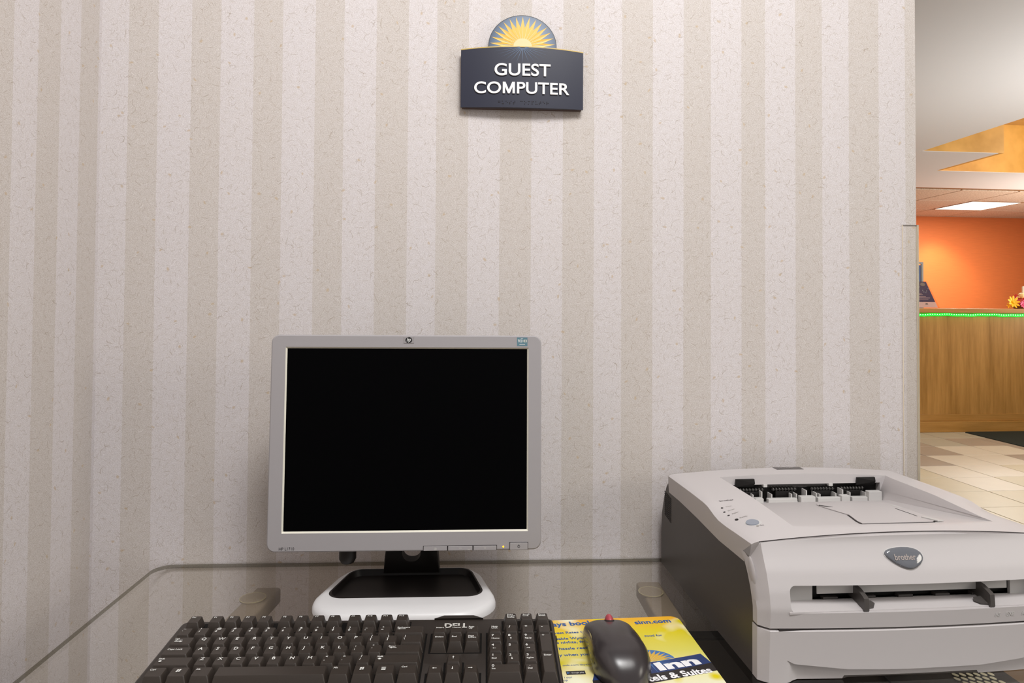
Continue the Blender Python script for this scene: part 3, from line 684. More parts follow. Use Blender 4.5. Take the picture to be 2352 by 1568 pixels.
# ------------------------------------------------------------------ keyboard
KP = .01905; KT = R_(4.673)
kb = empty('keyboard', (-0.3414, -0.3068, GZ), R_(-0.985)); tag(kb, 'black desktop keyboard with white key legends on the glass desk', 'keyboard')
KM = T(0, 0, .0462) @ RX(KT)      # plane of the key tops: x right, y back, z up
UB0, UB1, VB0, VB1 = -.60, 23.05, -.98, 6.12
def kdeck(inset, h):
    w = (UB1 - UB0) * KP - 2 * inset; d = (VB1 - VB0) * KP - 2 * inset
    return [KM @ Vector((x, y, h)) for x, y in rrect(w, d, .009 - min(.004, inset), 6, (UB0 + UB1) / 2 * KP, -(VB0 + VB1) / 2 * KP)]
d0 = kdeck(0, -.0150); bot = [Vector((p.x, p.y, .0135 + .055 * (p.y + .12))) for p in kdeck(.003, -.02)]
body = link('body', loft([bot, [Vector((p.x, p.y, q.z * .35 + b_.z * .65)) for p, q, b_ in zip(kdeck(0, -.015), d0, bot)], d0, kdeck(.0008, -.0128), kdeck(.003, -.0115)]), M['kb_body'], kb, 40)
link('front_lip', xf(box((UB0 + .5) * KP, (UB1 - .5) * KP, -(VB1 + .12) * KP, -(VB1 - .1) * KP, -.0205, -.0155, .0015, 2), KM), M['kb_body'], kb, 40)
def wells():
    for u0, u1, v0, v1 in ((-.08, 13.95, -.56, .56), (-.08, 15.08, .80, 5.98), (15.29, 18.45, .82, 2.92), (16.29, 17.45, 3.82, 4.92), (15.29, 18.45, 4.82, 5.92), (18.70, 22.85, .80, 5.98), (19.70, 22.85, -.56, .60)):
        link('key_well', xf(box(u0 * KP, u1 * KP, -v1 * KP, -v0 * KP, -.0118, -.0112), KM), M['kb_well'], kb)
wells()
for x in (-.34, 22.3):
    link('foot', box(x * KP if x > 0 else -.002, (x * KP if x > 0 else -.002) + .018, .002, .012, 0.0, .0175), M['kb_well'], kb)
    link('foot', box(x * KP if x > 0 else -.002, (x * KP if x > 0 else -.002) + .018, -.108, -.100, 0.0, .0135), M['kb_well'], kb)
link('cable_boss', xf(prism([(x * 1.0, y) for x, y in ((-.030, 0), (-.018, .005), (.018, .005), (.030, 0))], -.018, -.0105, .001), KM @ T(12.55 * KP * 1.35, -VB0 * KP - .001, 0)), M['kb_body'], kb, 40)
lgm = link('logo', xf(text('DELL', .0135, .0005, 0, 'CENTER', .0285), KM @ T(16.82 * KP, -.15 * KP, -.0111)), M['logo_grey'], kb)
cap_cache = {}
def capmesh(w, d, low=False):
    key = (round(w, 3), round(d, 3), low)
    if key in cap_cache: return cap_cache[key]
    W_, D_ = w * KP - .0009, d * KP - .0009; H = .0112
    def rr(ww, dd, cy, z, r, dish=0.0): 
        return [(x, y + cy, z - dish * (1 - (2 * x / ww) ** 2)) for x, y in rrect(ww, dd, r, 3)]
    tw, td = W_ - .0064, D_ - (.0046 if not low else .0036); cy = .0012 if not low else .0016
    bm_r = [rr(W_, D_, 0, -H, .0008), rr(W_ - .0012, D_ - .001, .0001, -H + .002, .001), rr(tw + .001, td + .0009, cy, -.0009, .0014), rr(tw, td, cy, -.0002, .0013)]
    n = len(bm_r[0]); me = loft(bm_r, False, False)
    bm = bmesh.new(); bm.from_mesh(me); bm.verts.ensure_lookup_table(); top = [bm.verts[3 * n + i] for i in range(n)]
    # dished top: two inner rows
    f = bm.faces.new(top); r = bmesh.ops.inset_region(bm, faces=[f], thickness=min(tw, td) * .22, depth=-(.0005 if w < 3 else -.0003))
    me = tomesh(bm, False); me.materials.append(M['kb_key']); me.shade_smooth(); me.set_sharp_from_angle(angle=R_(38)); me.transform(KM.to_3x3().to_4x4())
    cap_cache[key] = me; return me
leg_cache = {}
def key(u, v, w=1.0, d=1.0, leg=None, low=False):
    me = capmesh(w, d, low); o = link('key', me, None, kb); o.location = KM @ Vector(((u + w / 2) * KP, -(v + (d - 1) / 2) * KP, 0))
    if not leg: return
    parts = []
    x0 = -(w * KP - .0073) / 2 + .0004; yt = (d * KP - .0053) / 2 + .0012
    for kind, a, b, s in leg:
        if kind == 'c': m = text(a, s, 0 if a in 'MW' else s * .012, 0, 'LEFT'); parts.append(xf(m, T(x0 + b[0], yt - b[1], .0004)))
        else: parts.append(xf(pyd([(x, y, 0) for x, y in a], [tuple(range(len(a)))]), T(x0 + b[0], yt - b[1], .0004)))
    lm = join(parts); lm.transform(KM.to_3x3().to_4x4())
    link('legend', lm, M['legend'], o)
def one(ch): return [('c', ch, (.0022, .0062), .0068)]
def small(*ls): return [('c', t, (.0010, .0044 + .0030 * i), .0036) for i, t in enumerate(ls)]
def two(a, b): return [('c', a, (.0020, .0038), .0050), ('c', b, (.0015, .0090), .0050)]
def arrow(dx, dy, L=.0048):
    a = math.atan2(dy, dx); pts = [(-L / 2, -.0003), (L * .15, -.0003), (L * .15, -.0011), (L / 2, 0), (L * .15, .0011), (L * .15, .0003), (-L / 2, .0003)]
    return [(x * math.cos(a) - y * math.sin(a), x * math.sin(a) + y * math.cos(a)) for x, y in pts]
def arr(dx, dy, b=(.005, .006), L=.0048): return [('p', arrow(dx, dy, L), b, 0)]
key(0, 0, 1, 1, small('Esc'))
fu = [1.32 + i for i in range(4)] + [5.62 + i for i in range(4)] + [9.90 + i for i in range(4)]
for i, u in enumerate(fu): key(u, 0, 1, 1, [('c', 'F%d' % (i + 1), (.0016, .0050), .0040)])
r1 = 1.3746
for i, (a, b) in enumerate(zip('~!@#$%^&*()_+', '`1234567890-=')): key(i, r1, 1, 1, two(a, b))
key(13, r1, 2, 1, small('Backspace') + arr(-1, 0, (.006, .0062), .010))
key(0, r1 + 1, 1.5, 1, small('Tab') + arr(-1, 0, (.006, .0058), .009) + arr(1, 0, (.007, .0085), .009))
for i, c in enumerate('QWERTYUIOP'): key(1.5 + i, r1 + 1, 1, 1, one(c))
key(11.5, r1 + 1, 1, 1, two('{', '[')); key(12.5, r1 + 1, 1, 1, two('}', ']')); key(13.5, r1 + 1, 1.5, 1, two('|', '\\'))
key(0, r1 + 2, 1.75, 1, [('c', 'Caps Lock', (.002, .0058), .0038)])
for i, c in enumerate('ASDFGHJKL'): key(1.75 + i, r1 + 2, 1, 1, one(c))
key(10.75, r1 + 2, 1, 1, two(':', ';')); key(11.75, r1 + 2, 1, 1, two('"', "'")); key(12.75, r1 + 2, 2.25, 1, small('Enter') + arr(-1, 0, (.006, .0060), .008))
key(0, r1 + 3, 2.25, 1, small('Shift') + [('p', [(-.0012, -.001), (-.0012, .0004), (-.0024, .0004), (0, .0018), (.0024, .0004), (.0012, .0004), (.0012, -.001)], (.004, .0075), 0)])
for i, c in enumerate('ZXCVBNM'): key(2.25 + i, r1 + 3, 1, 1, one(c))
key(9.25, r1 + 3, 1, 1, two('<', ',')); key(10.25, r1 + 3, 1, 1, two('>', '.')); key(11.25, r1 + 3, 1, 1, two('?', '/'))
key(12.25, r1 + 3, 2.75, 1, small('Shift') + [('p', [(-.0012, -.001), (-.0012, .0004), (-.0024, .0004), (0, .0018), (.0024, .0004), (.0012, .0004), (.0012, -.001)], (.004, .0075), 0)])
win = [[('p', [(0, 0), (.0018, .0003), (.0020, .0021), (.0002, .0018)], (.0050 + dx, .0075 + dy), 0)] for dx, dy in ((0, 0), (.0023, -.0003), (.0002, -.0023), (.0025, -.0026))]
win = [q for w_ in win for q in w_]
menu = [('p', [(0, 0), (.0045, 0), (.0045, .0007), (0, .0007)], (.004, .0040 + i * .0014), 0) for i in range(4)]
v5 = r1 + 4
key(0, v5, 1.25, 1, small('Ctrl'), True); key(1.25, v5, 1.25, 1, win, True); key(2.5, v5, 1.25, 1, small('Alt'), True); key(3.75, v5, 6.25, 1, None, True)
key(10, v5, 1.25, 1, small('Alt'), True); key(11.25, v5, 1.25, 1, win, True); key(12.5, v5, 1.25, 1, menu, True); key(13.75, v5, 1.25, 1, small('Ctrl'), True)
g1 = 15.37; g2 = 18.77
key(g1, r1, 1, 1, [('c', 'Insert', (.0012, .0058), .0038)]); key(g1 + 1, r1, 1, 1, [('c', 'Home', (.0012, .0055), .0038)]); key(g1 + 2, r1, 1, 1, small('Page', 'Up'))
key(g1, r1 + 1, 1, 1, [('c', 'Delete', (.0012, .0058), .0036)]); key(g1 + 1, r1 + 1, 1, 1, [('c', 'End', (.0012, .0055), .0038)]); key(g1 + 2, r1 + 1, 1, 1, small('Page', 'Down'))
key(g1 + 1, r1 + 3, 1, 1, arr(0, 1)); key(g1, v5, 1, 1, arr(-1, 0)); key(g1 + 1, v5, 1, 1, arr(0, -1)); key(g1 + 2, v5, 1, 1, arr(1, 0))
for i, t in enumerate((('Print', 'Screen', 'SysRq'), ('Scroll', 'Lock'), ('Pause', 'Break'))): key(g2 + 1 + i, 0, 1, 1, small(*t))
key(g2, r1, 1, 1, small('Num', 'Lock')); key(g2 + 1, r1, 1, 1, one('/')); key(g2 + 2, r1, 1, 1, one('*')); key(g2 + 3, r1, 1, 1, one('-'))
np_ = [[('7', 'Home'), ('8', '^'), ('9', 'PgUp')], [('4', '<'), ('5', ''), ('6', '>')], [('1', 'End'), ('2', 'v'), ('3', 'PgDn')]]
for r, row in enumerate(np_):
    for c, (a, b) in enumerate(row):
        lg_ = [('c', a, (.0010, .0045), .0056)]
        if b in ('<', '>', '^', 'v'): lg_ += arr(*{'<': (-1, 0), '>': (1, 0), '^': (0, 1), 'v': (0, -1)}[b], (.004, .0088), .0040)
        elif b: lg_.append(('c', b, (.0010, .0098), .0036))
        key(g2 + c, r1 + 1 + r, 1, 1, lg_)
key(g2 + 3, r1 + 1, 1, 2, [('c', '+', (.0015, .0050), .006)]); key(g2 + 3, r1 + 3, 1, 2, [('c', 'Enter', (.0010, .0050), .0038)], True)
key(g2, v5, 2, 1, [('c', '0', (.0010, .0048), .0056), ('c', 'Ins', (.0010, .0092), .0036)]); key(g2 + 2, v5, 1, 1, [('c', '.', (.0030, .0040), .0060), ('c', 'Del', (.0010, .0092), .0036)])

# slip of paper peeking out beside the keyboard
ps = tag(link('paper_slip', prism([(0, 0), (.045, .004), (.045, .022), (.004, .013)], 0, .0004), M['paper']), 'small white slip of paper tucked under the keyboard left edge', 'paper')
ps.location = (-.368, -.352, GZ + .0001)

# ------------------------------------------------------------------ mouse pad
pad = empty('mouse_pad', (.276, -.2215, GZ), R_(2.3)); tag(pad, 'yellow printed mouse pad with blue writing lying under the mouse', 'mouse pad')
pm_ = prism(rrect(.215, .215, .012, 6, -.1075, -.1075), .0012, .0020); link('printed_top', pm_, M['pad'], pad)
link('rubber_base', prism(rrect(.2146, .2146, .012, 6, -.1075, -.1075), .0001, .0012), M['pad_rim'], pad)
mm = .001
def padtext(body, a, b, mat, bold=.012, cap=None, ext=0.0):
    (ax, ay), (bx, by) = a, b; L = math.hypot(bx - ax, by - ay) * mm; an = math.atan2(by - ay, bx - ax)
    me = text(body, .01, .01 * bold, 0, 'LEFT', L)
    if cap: 
        k_ = cap / (max(v.co.y for v in text('E', .01).vertices)); me.transform(Matrix.Diagonal((1, k_, 1, 1)))
    else:
        full = text(body, .01, 0, 0, 'LEFT'); w0 = max(v.co.x for v in full.vertices) - min(v.co.x for v in full.vertices); me.transform(Matrix.Diagonal((1, L / w0, 1, 1)))
    return link('print_line', xf(me, T(ax * mm, ay * mm, .0022) @ RZ(an)), mat, pad)
padtext('ays book', (-173.7, -17.4), (-117, -15.0), M['pad_blue'], .03); padtext('sinn.com', (-63.1, -19.6), (-13.5, -17.4), M['pad_blue'], .03)
padtext('vest Rates Gu', (-174.6, -37.8), (-131, -37.6), M['pad_blue'], .02); padtext('uable Wyndh', (-175, -53.2), (-133, -53.2), M['pad_blue'], .02)
padtext('e nights, free', (-176, -63.2), (-133, -63.2), M['pad_blue'], .02); padtext('hassle reserv', (-174.6, -78.3), (-131, -78.3), M['pad_blue'], .02)
padtext('y when you a', (-177, -93.6), (-134, -93.6), M['pad_blue'], .02); padtext('ook.com/daysinn', (-176.5, -116), (-141, -116), M['pad_blue'], 0)
padtext('good for', (-61, -54.1), (-37, -53.7), M['pad_blue'], .02)
bdg = link('store_badge', pyd([(-.1752, -.1352, .0021), (-.153, -.1352, .0021), (-.153, -.1275, .0021), (-.1752, -.1275, .0021)], [(0, 1, 2, 3)]), M['pad_black'], pad)
link('lettering', xf(text('Google play', .0035, 0, 0, 'LEFT', .0145), T(-.169, -.1326, .0023)), M['white_print'], bdg)
link('play_mark', pyd([(-.1743, -.1335, .0023), (-.1705, -.1313, .0023), (-.1743, -.1291, .0023)], [(0, 1, 2)]), M['pad_sky'], bdg)
padtext('l our', (-179, -142), (-170, -142), M['pad_blue'], 0); padtext('op', (-181, -147.6), (-176, -147.6), M['pad_blue'], 0)
SD = (-73.6 * mm, -114.0 * mm)
def at_pad(me, z, an=R_(10)): return xf(me, T(SD[0], SD[1], z) @ RZ(an))
half = [(.0345 * math.cos(PI * i / 24), .0270 * math.sin(PI * i / 24)) for i in range(25)]
lgp = link('sun_print', at_pad(flat([half]), .00208), M['pad_sky'], pad)
link('sun_rays', at_pad(flat(star(.0335, .0262)), .00216), M['ray_gold'], lgp); link('ray_shine', at_pad(flat(shine(.0335, .0262, 15, 6, 12, .15, 1.2)), .00224), M['ray_pale'], lgp)
def strip_poly(top, bot): return flat([top + bot[::-1]])
def arc(p0, p1, p2, n=12):
    out = []
    for i in range(n + 1):
        t = i / n; out.append((((1 - t) ** 2 * p0[0] + 2 * t * (1 - t) * p1[0] + t * t * p2[0]) * mm, ((1 - t) ** 2 * p0[1] + 2 * t * (1 - t) * p1[1] + t * t * p2[1]) * mm))
    return out
def zset(me, z):
    for v in me.vertices: v.co.z = z
    return me
def band(top, bot): 
    n = len(top); return pyd([(x, y, 0) for x, y in top] + [(x, y, 0) for x, y in bot], [(i, i + 1, n + i + 1, n + i) for i in range(n - 1)])
ba = arc((-140, -126), (-70, -117), (-5.5, -100.7)); bb = arc((-148.5, -149.5), (-75, -143.5), (0.0, -122.5))
link('banner', zset(band(ba, bb), .00232), M['pad_navy'], lgp)
link('banner_edge', zset(band([(x, y + .0004) for x, y in ba], [(x, y - .0006) for x, y in ba]), .00236), M['ray_pale'], lgp)
bc = arc((-148.5, -149.5), (-75, -143.5), (0.0, -122.5)); be = arc((-150, -172), (-75, -160), (-0.1, -139.5))
link('black_band', zset(band(bc, be), .00228), M['pad_black'], lgp)
link('banner_shine', xf(flat(shine(.050, .026, 15, 186, 12, .2, 1.5)), T(SD[0], SD[1] - .002, .0024) @ RZ(R_(10))), M['pad_sky'], lgp)
for o_t in (padtext('Inn', (-66.5, -135.0), (-12.5, -123.6), M['pad_white'], .05, .0155), padtext('Days', (-138, -143), (-76, -137.0), M['pad_white'], .05, .0155), padtext('Hotels & Suites', (-104.5, -160.5), (-6.2, -143.4), M['pad_white'], .03)): o_t.location.z = .0004

# ------------------------------------------------------------------ mouse
ms = empty('computer_mouse', (.170, -.333, GZ + .0021), R_(1.0)); tag(ms, 'dark grey computer mouse with a red scroll wheel on the yellow pad', 'mouse')
def mouse_ring(t, k=1.0, dz=0.0):
    # t 0 = front (away from the viewer), 1 = rear ; y from +.063 to -.066
    y = .0635 - .131 * t
    e0 = math.sqrt(max(0, 1 - (1 - min(t / .10, 1)) ** 2)); e1 = math.sqrt(max(0, 1 - ((max(t - .62, 0)) / .38) ** 2))
    w = interp([(0, .0285), (.15, .0320), (.4, .0315), (.7, .0345), (1, .035)], t) * (.72 + .28 * e0) * (.06 + .94 * e1)
    h = interp([(0, .019), (.12, .026), (.3, .0335), (.5, .0385), (.65, .0395), (.8, .037), (1, .033)], t) * (.62 + .38 * e0) * (.05 + .95 * math.sqrt(max(0, 1 - ((max(t - .68, 0)) / .32) ** 2.4)))
    out = []
    for i in range(25):
        a = PI * i / 24; c, s_ = math.cos(a), math.sin(a)
        x = w * math.copysign(abs(c) ** .72, c); z = .004 + (h - .004) * abs(s_) ** .60
        x -= .003 * (z / .04)            # slight lean to the left
        out.append((x * k, y, z + dz))
    out += [(-w * .96 * k, y, .0008 + dz), (w * .96 * k, y, .0008 + dz)]
    return out
ts = [0, .01, .03, .06, .10, .16, .22, .3, .4, .5, .6, .68, .75, .81, .86, .90, .94, .97, .99, 1.0]
shell_m = loft([mouse_ring(t) for t in ts])
link('shell', shell_m, M['mouse'], ms, 60)
wm = xf(ball((0, 0, 0), .0058, .0108, .0108, 16, 12), T(-.0005, .0395, .0250)); link('scroll_wheel', wm, M['wheel'], ms, 60)
link('wheel_slot', xf(ball((0, 0, 0), .0066, .0120, .0030, 14, 8), T(-.0005, .0400, .0275) @ RX(R_(-20))), M['groove'], ms, 60)
def side_strip(sg):
    r0, r1_ = [], []
    for i in range(15):
        t = .10 + .66 * i / 14; rg_ = mouse_ring(t); j0, j1 = (23, 19) if sg < 0 else (1, 5)
        a, b = Vector(rg_[j0]), Vector(rg_[j1]); off = Vector((sg * .0007, 0, 0))
        k_ = math.sin(PI * i / 14) ** .5
        r0.append(a + off); r1_.append(a + (b - a) * k_ + off)
    return pyd(r0 + r1_, [(i, i + 1, 15 + i + 1, 15 + i) for i in range(14)])
link('side_grip', side_strip(-1), M['mouse_side'], ms, 60); link('side_grip', side_strip(1), M['mouse_side'], ms, 60)

# ------------------------------------------------------------------ printer (local x = across, -y = toward the viewer)
pr = empty('laser_printer', (.3075, -.0202, GZ), R_(2.18)); tag(pr, 'warm white laser printer with charcoal sides on the glass desk', 'printer')
PW = .382
def V(u, s, z): return (u, -s, z)
LINE = [(.042, .143), (.094, .1432), (.168, .1386), (.214, .1338), (.247, .1306), (.301, .1322), (.322, .1326)]
TOPL = [(.042, .154), (.15, .1555), (.198, .1553), (.212, .1538), (.228, .1500), (.245, .1470), (.27, .1468), (.30, .1483), (.345, .150)]
def crown(u): return max(0.0, 1 - ((u - PW / 2) / (PW / 2)) ** 2)
def ztp(u, s):
    edge = interp(TOPL, s); full = interp([(.042, .154), (.2, .1552), (.345, .150)], s)
    k = sm(0, .035, min(u, PW - u))
    return edge * (1 - k) + full * k + .0085 * crown(u)
SIDE = [(.0035, .0), (.0023, .05), (.007, .085), (.018, .1125), (.030, .132), (.042, .1424)] + [(s, z - .0006) for s, z in LINE[1:]] + [(.335, .1235), (.345, .110), (.3527, .0957), (.3585, .0794), (.3590, .0607), (.3555, .0)]
def side_panel(u0, u1): return loft([[V(u0, s, z) for s, z in SIDE], [V(u1, s, z) for s, z in SIDE]])
link('side_panel', side_panel(.0012, .022), M['printer_dark'], pr, 30); link('side_panel', side_panel(PW - .022, PW - .0012), M['printer_dark'], pr, 30)
link('chassis', box(.0225, PW - .0225, -.333, -.004, .001, .0985), M['printer_black'], pr)
link('rear_panel', box(.0225, PW - .0225, -.046, -.006, .099, .138, .006, 2), M['printer_dark'], pr)
# top cover
us = [0, .003, .008, .016, .026, .036] + [.036 + (PW - .072) * i / 12 for i in range(1, 13)] + [PW - .026, PW - .016, PW - .008, PW - .003, PW]
us = sorted(set(round(x, 5) for x in us)); NT_ = 34
rings = []
for j in range(NT_ + 1):
    t = j / NT_; st, sb = .042 + t * .303, .042 + t * .280
    top, bt = [], []
    for u in us:
        rnd = .0022 * (1 - sm(0, .006, min(u, PW - u)))
        top.append(V(u, st, ztp(u, st) - rnd)); edge = u < .002 or u > PW - .002
        bt.append(V(u, sb, interp(LINE, sb) if edge else .1005))
    rings.append(top + bt[::-1])
tc_ = loft(rings)
RAMP = [(.085, .117), (.118, .1285), (.30, .1535), (.345, .164)]
rampz = lambda s: interp(RAMP, s)
prof = [(.085, .19)] + RAMP + [(.345, .19)]
cut = loft([[V(.068, s, z) for s, z in prof], [V(.352 if z > .18 else .322 + (.010 if s > .2 else 0), s, z) for s, z in prof]])
slot = box(.074, .329, -.092, -.047, .1175, .1470)
try:
    tcm = boolean(tc_, [cut, slot])
    if len(tcm.polygons) < 100: tcm = tc_
except Exception: tcm = tc_
link('top_cover', tcm, M['printer'], pr, 28)
link('exit_cavity', box(.0745, .3285, -.075, -.0475, .118, .1465), M['printer_black'], pr)
# exit comb, rollers, clips
rc = []
for u0, u1, z1 in ((.078, .118, .1285), (.118, .131, .1300), (.139, .186, .1285), (.190, .214, .1315), (.2185, .256, .1290), (.256, .270, .1320), (.274, .300, .1290), (.300, .322, .1375)):
    link('comb_block', box(u0, u1 - .0006, -.100 - (.002 if z1 > .1295 else 0), -.092, .1185, z1, .0005, 1), M['printer_grey'], pr)
for u, z in ((.117, .134), (.131, .1385), (.147, .134), (.179, .134), (.187, .134), (.203, .139), (.219, .135), (.225, .133), (.251, .134), (.262, .1395), (.274, .135), (.300, .134)):
    link('comb_fin', box(u - .0008, u + .0008, -.094, -.080, .1186, z), M['printer_grey'], pr)
for u0, u1 in ((.101, .136), (.154, .189), (.217, .2505), (.266, .300)):
    n = 8
    rl = link('roller', tube([V(u0 - .003, .0835, .1385), V(u1 + .003, .0835, .1385)], .0016, 8), M['printer_black'], pr)
    for i in range(n):
        u = u0 + (u1 - u0) * i / (n - 1)
        link('roller_bead', ball(V(u, .0835, .1388), .0021, .0030, .0030, 8, 6), M['mouse_side'], rl, 60)
    link('roller_bracket', box(u0 + .003, u1 - .004, -.086, -.080, .1225, .1362, .0006, 1), M['printer_black'], pr)
for u0, u1 in ((.0915, .1215), (.2885, .3185)):
    link('exit_clip', loft([[V(u, s, z) for u, s, z in ((u0, .0855, .1440), (u1, .0855, .1440), (u1 + .001, .0890, .1500), (u1 + .0005, .0880, .1562), (u0 + .001, .0880, .1562), (u0, .0890, .1500))], [V(u, s - .006, z) for u, s, z in ((u0, .0855, .1440), (u1, .0855, .1440), (u1 + .001, .0890, .1500), (u1 + .0005, .0880, .1562), (u0 + .001, .0880, .1562), (u0, .0890, .1500))]]), M['printer_black'], pr)
for u in (.140, .2465): link('tab', box(u - .003, u + .003, -.0875, -.080, .1435, .1475), M['printer_grey'], pr)
brush = []
link('static_brush', box(.148, .243, -.079, -.0765, .1405, .1462), M['mouse_side'], pr)
# flap on the output ramp
FL = [(.187, .152), (.194, .139), (.222, .128), (.258, .1245), (.287, .1265), (.2985, .142), (.2965, .175), (.2725, .285), (.255, .3025), (.1615, .3035), (.1665, .285), (.183, .240), (.1845, .180)]
def on_ramp(pts, eps): return [V(u, s, rampz(s) + eps) for u, s in pts]
def rplate(pts, e0, e1): return loft([on_ramp(pts, e0), on_ramp(pts, e1)])
link('flap_gap', rplate([(.1595, .3055), (.164, .286), (.1815, .238), (.2, .24), (.25, .29), (.2745, .283), (.257, .3045)], .0001, .00035), M['groove'], pr)
link('output_flap', rplate(FL, .0003, .0011), M['printer'], pr, 30)
link('flap_notch', rplate([(.1858, .160), (.1885, .156), (.198, .176), (.190, .174)], .0008, .0013), M['printer_black'], pr)
link('flap_latch', rplate([(.262, .272), (.270, .272), (.272, .300), (.262, .302)], .0008, .0022), M['printer_grey'], pr)
link('flap_slit', rplate([(.2752, .200), (.2766, .200), (.2642, .262), (.2630, .262)], .0010, .0014), M['groove'], pr)
link('flap_dimple', rplate([(.2885, .170), (.2935, .165), (.2915, .196), (.287, .190)], .0008, .0013), M['printer_grey'], pr)
# control panel print
def toptext(body, u0, u1, s, mat):
    me = text(body, .006, .00002, 0, 'LEFT', u1 - u0); h = (u1 - u0); full = text(body, .006, 0, 0, 'LEFT'); w0 = max(v.co.x for v in full.vertices) - min(v.co.x for v in full.vertices)
    me.transform(Matrix.Diagonal((1, h / w0, 1, 1)))
    for v in me.vertices: x, y = u0 + v.co.x, s - v.co.y; v.co = Vector(V(x, y, ztp(x, y) + .0003))
    return link('panel_print', me, mat, pr)
def topdisc(name, u, s, ru, rs, mat, h=.0006, parent=None, rot=0.0):
    pts = []
    for i in range(20):
        a = 2 * PI * i / 20; x, y = ru * math.cos(a), rs * math.sin(a); pts.append((u + x * math.cos(rot) - y * math.sin(rot), s + x * math.sin(rot) + y * math.cos(rot)))
    return link(name, loft([[V(a, b, ztp(a, b) - .0005) for a, b in pts], [V(a, b, ztp(a, b) + h) for a, b in pts]]), mat, parent or pr, 30)
toptext('brother', .0195, .0395, .2045, M['groove'])
for t_, u, s in (('Toner', .0145, .2235), ('Drum', .0130, .2350), ('Paper', .0140, .2462)):
    topdisc('status_light', u, s, .0016, .0016, M['groove'], .0003); toptext(t_, u + .0050, u + .0135, s + .001, M['plate_text'])
topdisc('status_light', .0165, .2655, .0022, .0028, M['groove'], .0004); toptext('Ready', .0215, .0315, .2655, M['plate_text'])
topdisc('button_recess', .0290, .2865, .0100, .0105, M['printer_grey'], .0002); topdisc('go_button', .0275, .2870, .0078, .0088, M['go_button'], .0012)
toptext('Go', .0315, .0365, .3005, M['groove']); topdisc('go_mark', .0285, .2995, .0016, .0016, M['plate_text'], .0003)
npl = [(.1742, .0405), (.2195, .0400), (.2190, .0560), (.1742, .0565)]
link('nameplate', loft([[V(a, b, ztp(a, b) - .0003) for a, b in npl], [V(a, b, ztp(a, b) + .0005) for a, b in npl]]), M['plate'], pr)
me = text('HL-2040', .008, .0001, 0, 'LEFT', .024)
for v in me.vertices: x, y = .181 + v.co.x, .0518 - v.co.y * 1.4; v.co = Vector(V(x, y, ztp(x, y) + .0009))
link('panel_print', me, M['plate_text'], pr)
# front cover
FS = [(.0615, .3700), (.0839, .3722), (.102, .3690), (.1226, .3612), (.1359, .3535), (.145, .3490), (.152, .3462), (.16, .3462)]
DS = [(.0607, .3592), (.0794, .3588), (.0957, .3530), (.110, .3455), (.1235, .3355), (.1330, .3225)]
def sfront(u, z):
    b = .0075 * max(0, 1 - ((u - PW / 2) / (PW / 2 - .010)) ** 2)
    return interp(FS, z) + b
def seam_z(u): return ztp(u, .3445) - .0012
cu = [0, .0022, .010, .0112, .02, .034] + [.034 + (PW - .068) * i / 16 for i in range(1, 17)] + [PW - .02, PW - .0112, PW - .010, PW - .0022, PW]
cu = sorted(set(round(x, 5) for x in cu)); NZ = 26
def front_pt(u, t):
    e = min(u, PW - u)
    if e < .0021: z = .0625 + (.1318 - .0625) * t; return u, interp(DS, z) + .0004, z
    z1 = seam_z(u) if e > .009 else .1335 + (seam_z(.0112) - .1335) * sm(0, .010, e) * .6
    z = .0625 + (z1 - .0625) * t
    if e < .009: 
        k = .28; zz = .0625 + (.1318 - .0625) * t; return u, interp(DS, zz) * (1 - k) + sfront(.0112, z) * k, z
    return u, sfront(u, z), z
def solid(ptf, cols, nz, thick):
    front = [[ptf(u, j / nz) for u in cols] for j in range(nz + 1)]
    rings = []
    for row in front:
        rings.append([V(u, s, z) for u, s, z in row] + [V(u, s - thick, z) for u, s, z in row[::-1]])
    return loft(rings)
fc = solid(front_pt, cu, NZ, .011)
def slotbox(u0, u1, z0, z1, r, s0, s1): return xf(prism(rrect(u1 - u0, z1 - z0, r, 6, (u0 + u1) / 2, (z0 + z1) / 2), 0, s1 - s0), T(0, -s0, 0) @ FACE)
try:
    fcm = boolean(fc, [slotbox(.033, PW - .033, .0800, .1085, .007, .340, .40)])
    if len(fcm.polygons) < 100: fcm = fc
except Exception: fcm = fc
link('front_cover', fcm, M['printer'], pr, 28)
link('seam', tube([V(u, .3452, ztp(u, .3450) - .0003) for u in [.009 + (PW - .018) * i / 40 for i in range(41)]], .0005, 5), M['groove'], pr)
# recess of the manual feed slot
def plate(u0, u1, z0, z1, s0, s1, b=.0003): return box(u0, u1, -s1, -s0, z0, z1, b, 1)
link('recess_back', boolean(plate(.030, PW - .030, .078, .111, .3500, .3540), [plate(.0685, PW - .0685, .0845, .1025, .34, .38)]), M['printer_grey'], pr)
link('recess_floor', loft([[V(.031, .3540, .0815), V(.031, .3540, .0855), V(.031, .3745, .0812), V(.031, .3745, .0790)], [V(PW - .031, .3540, .0815), V(PW - .031, .3540, .0855), V(PW - .031, .3745, .0812), V(PW - .031, .3745, .0790)]]), M['printer'], pr)
link('recess_ceiling', loft([[V(.031, .3540, .1030), V(.031, .3540, .1110), V(.031, .3655, .1110), V(.031, .3650, .1075)], [V(PW - .031, .3540, .1030), V(PW - .031, .3540, .1110), V(PW - .031, .3655, .1110), V(PW - .031, .3650, .1075)]]), M['printer_grey'], pr)
for a_, b_ in ((.0300, .0329), (PW - .0329, PW - .0300)): link('recess_side', plate(a_, b_, .0790, .1095, .3541, .3665), M['printer'], pr)
link('feed_slot', plate(.0686, PW - .0686, .0846, .1024, .3450, .3460), M['printer_black'], pr)
link('feed_flap', plate(.0735, PW - .0735, .0925, .1024, .3535, .3551), M['printer_grey'], pr)
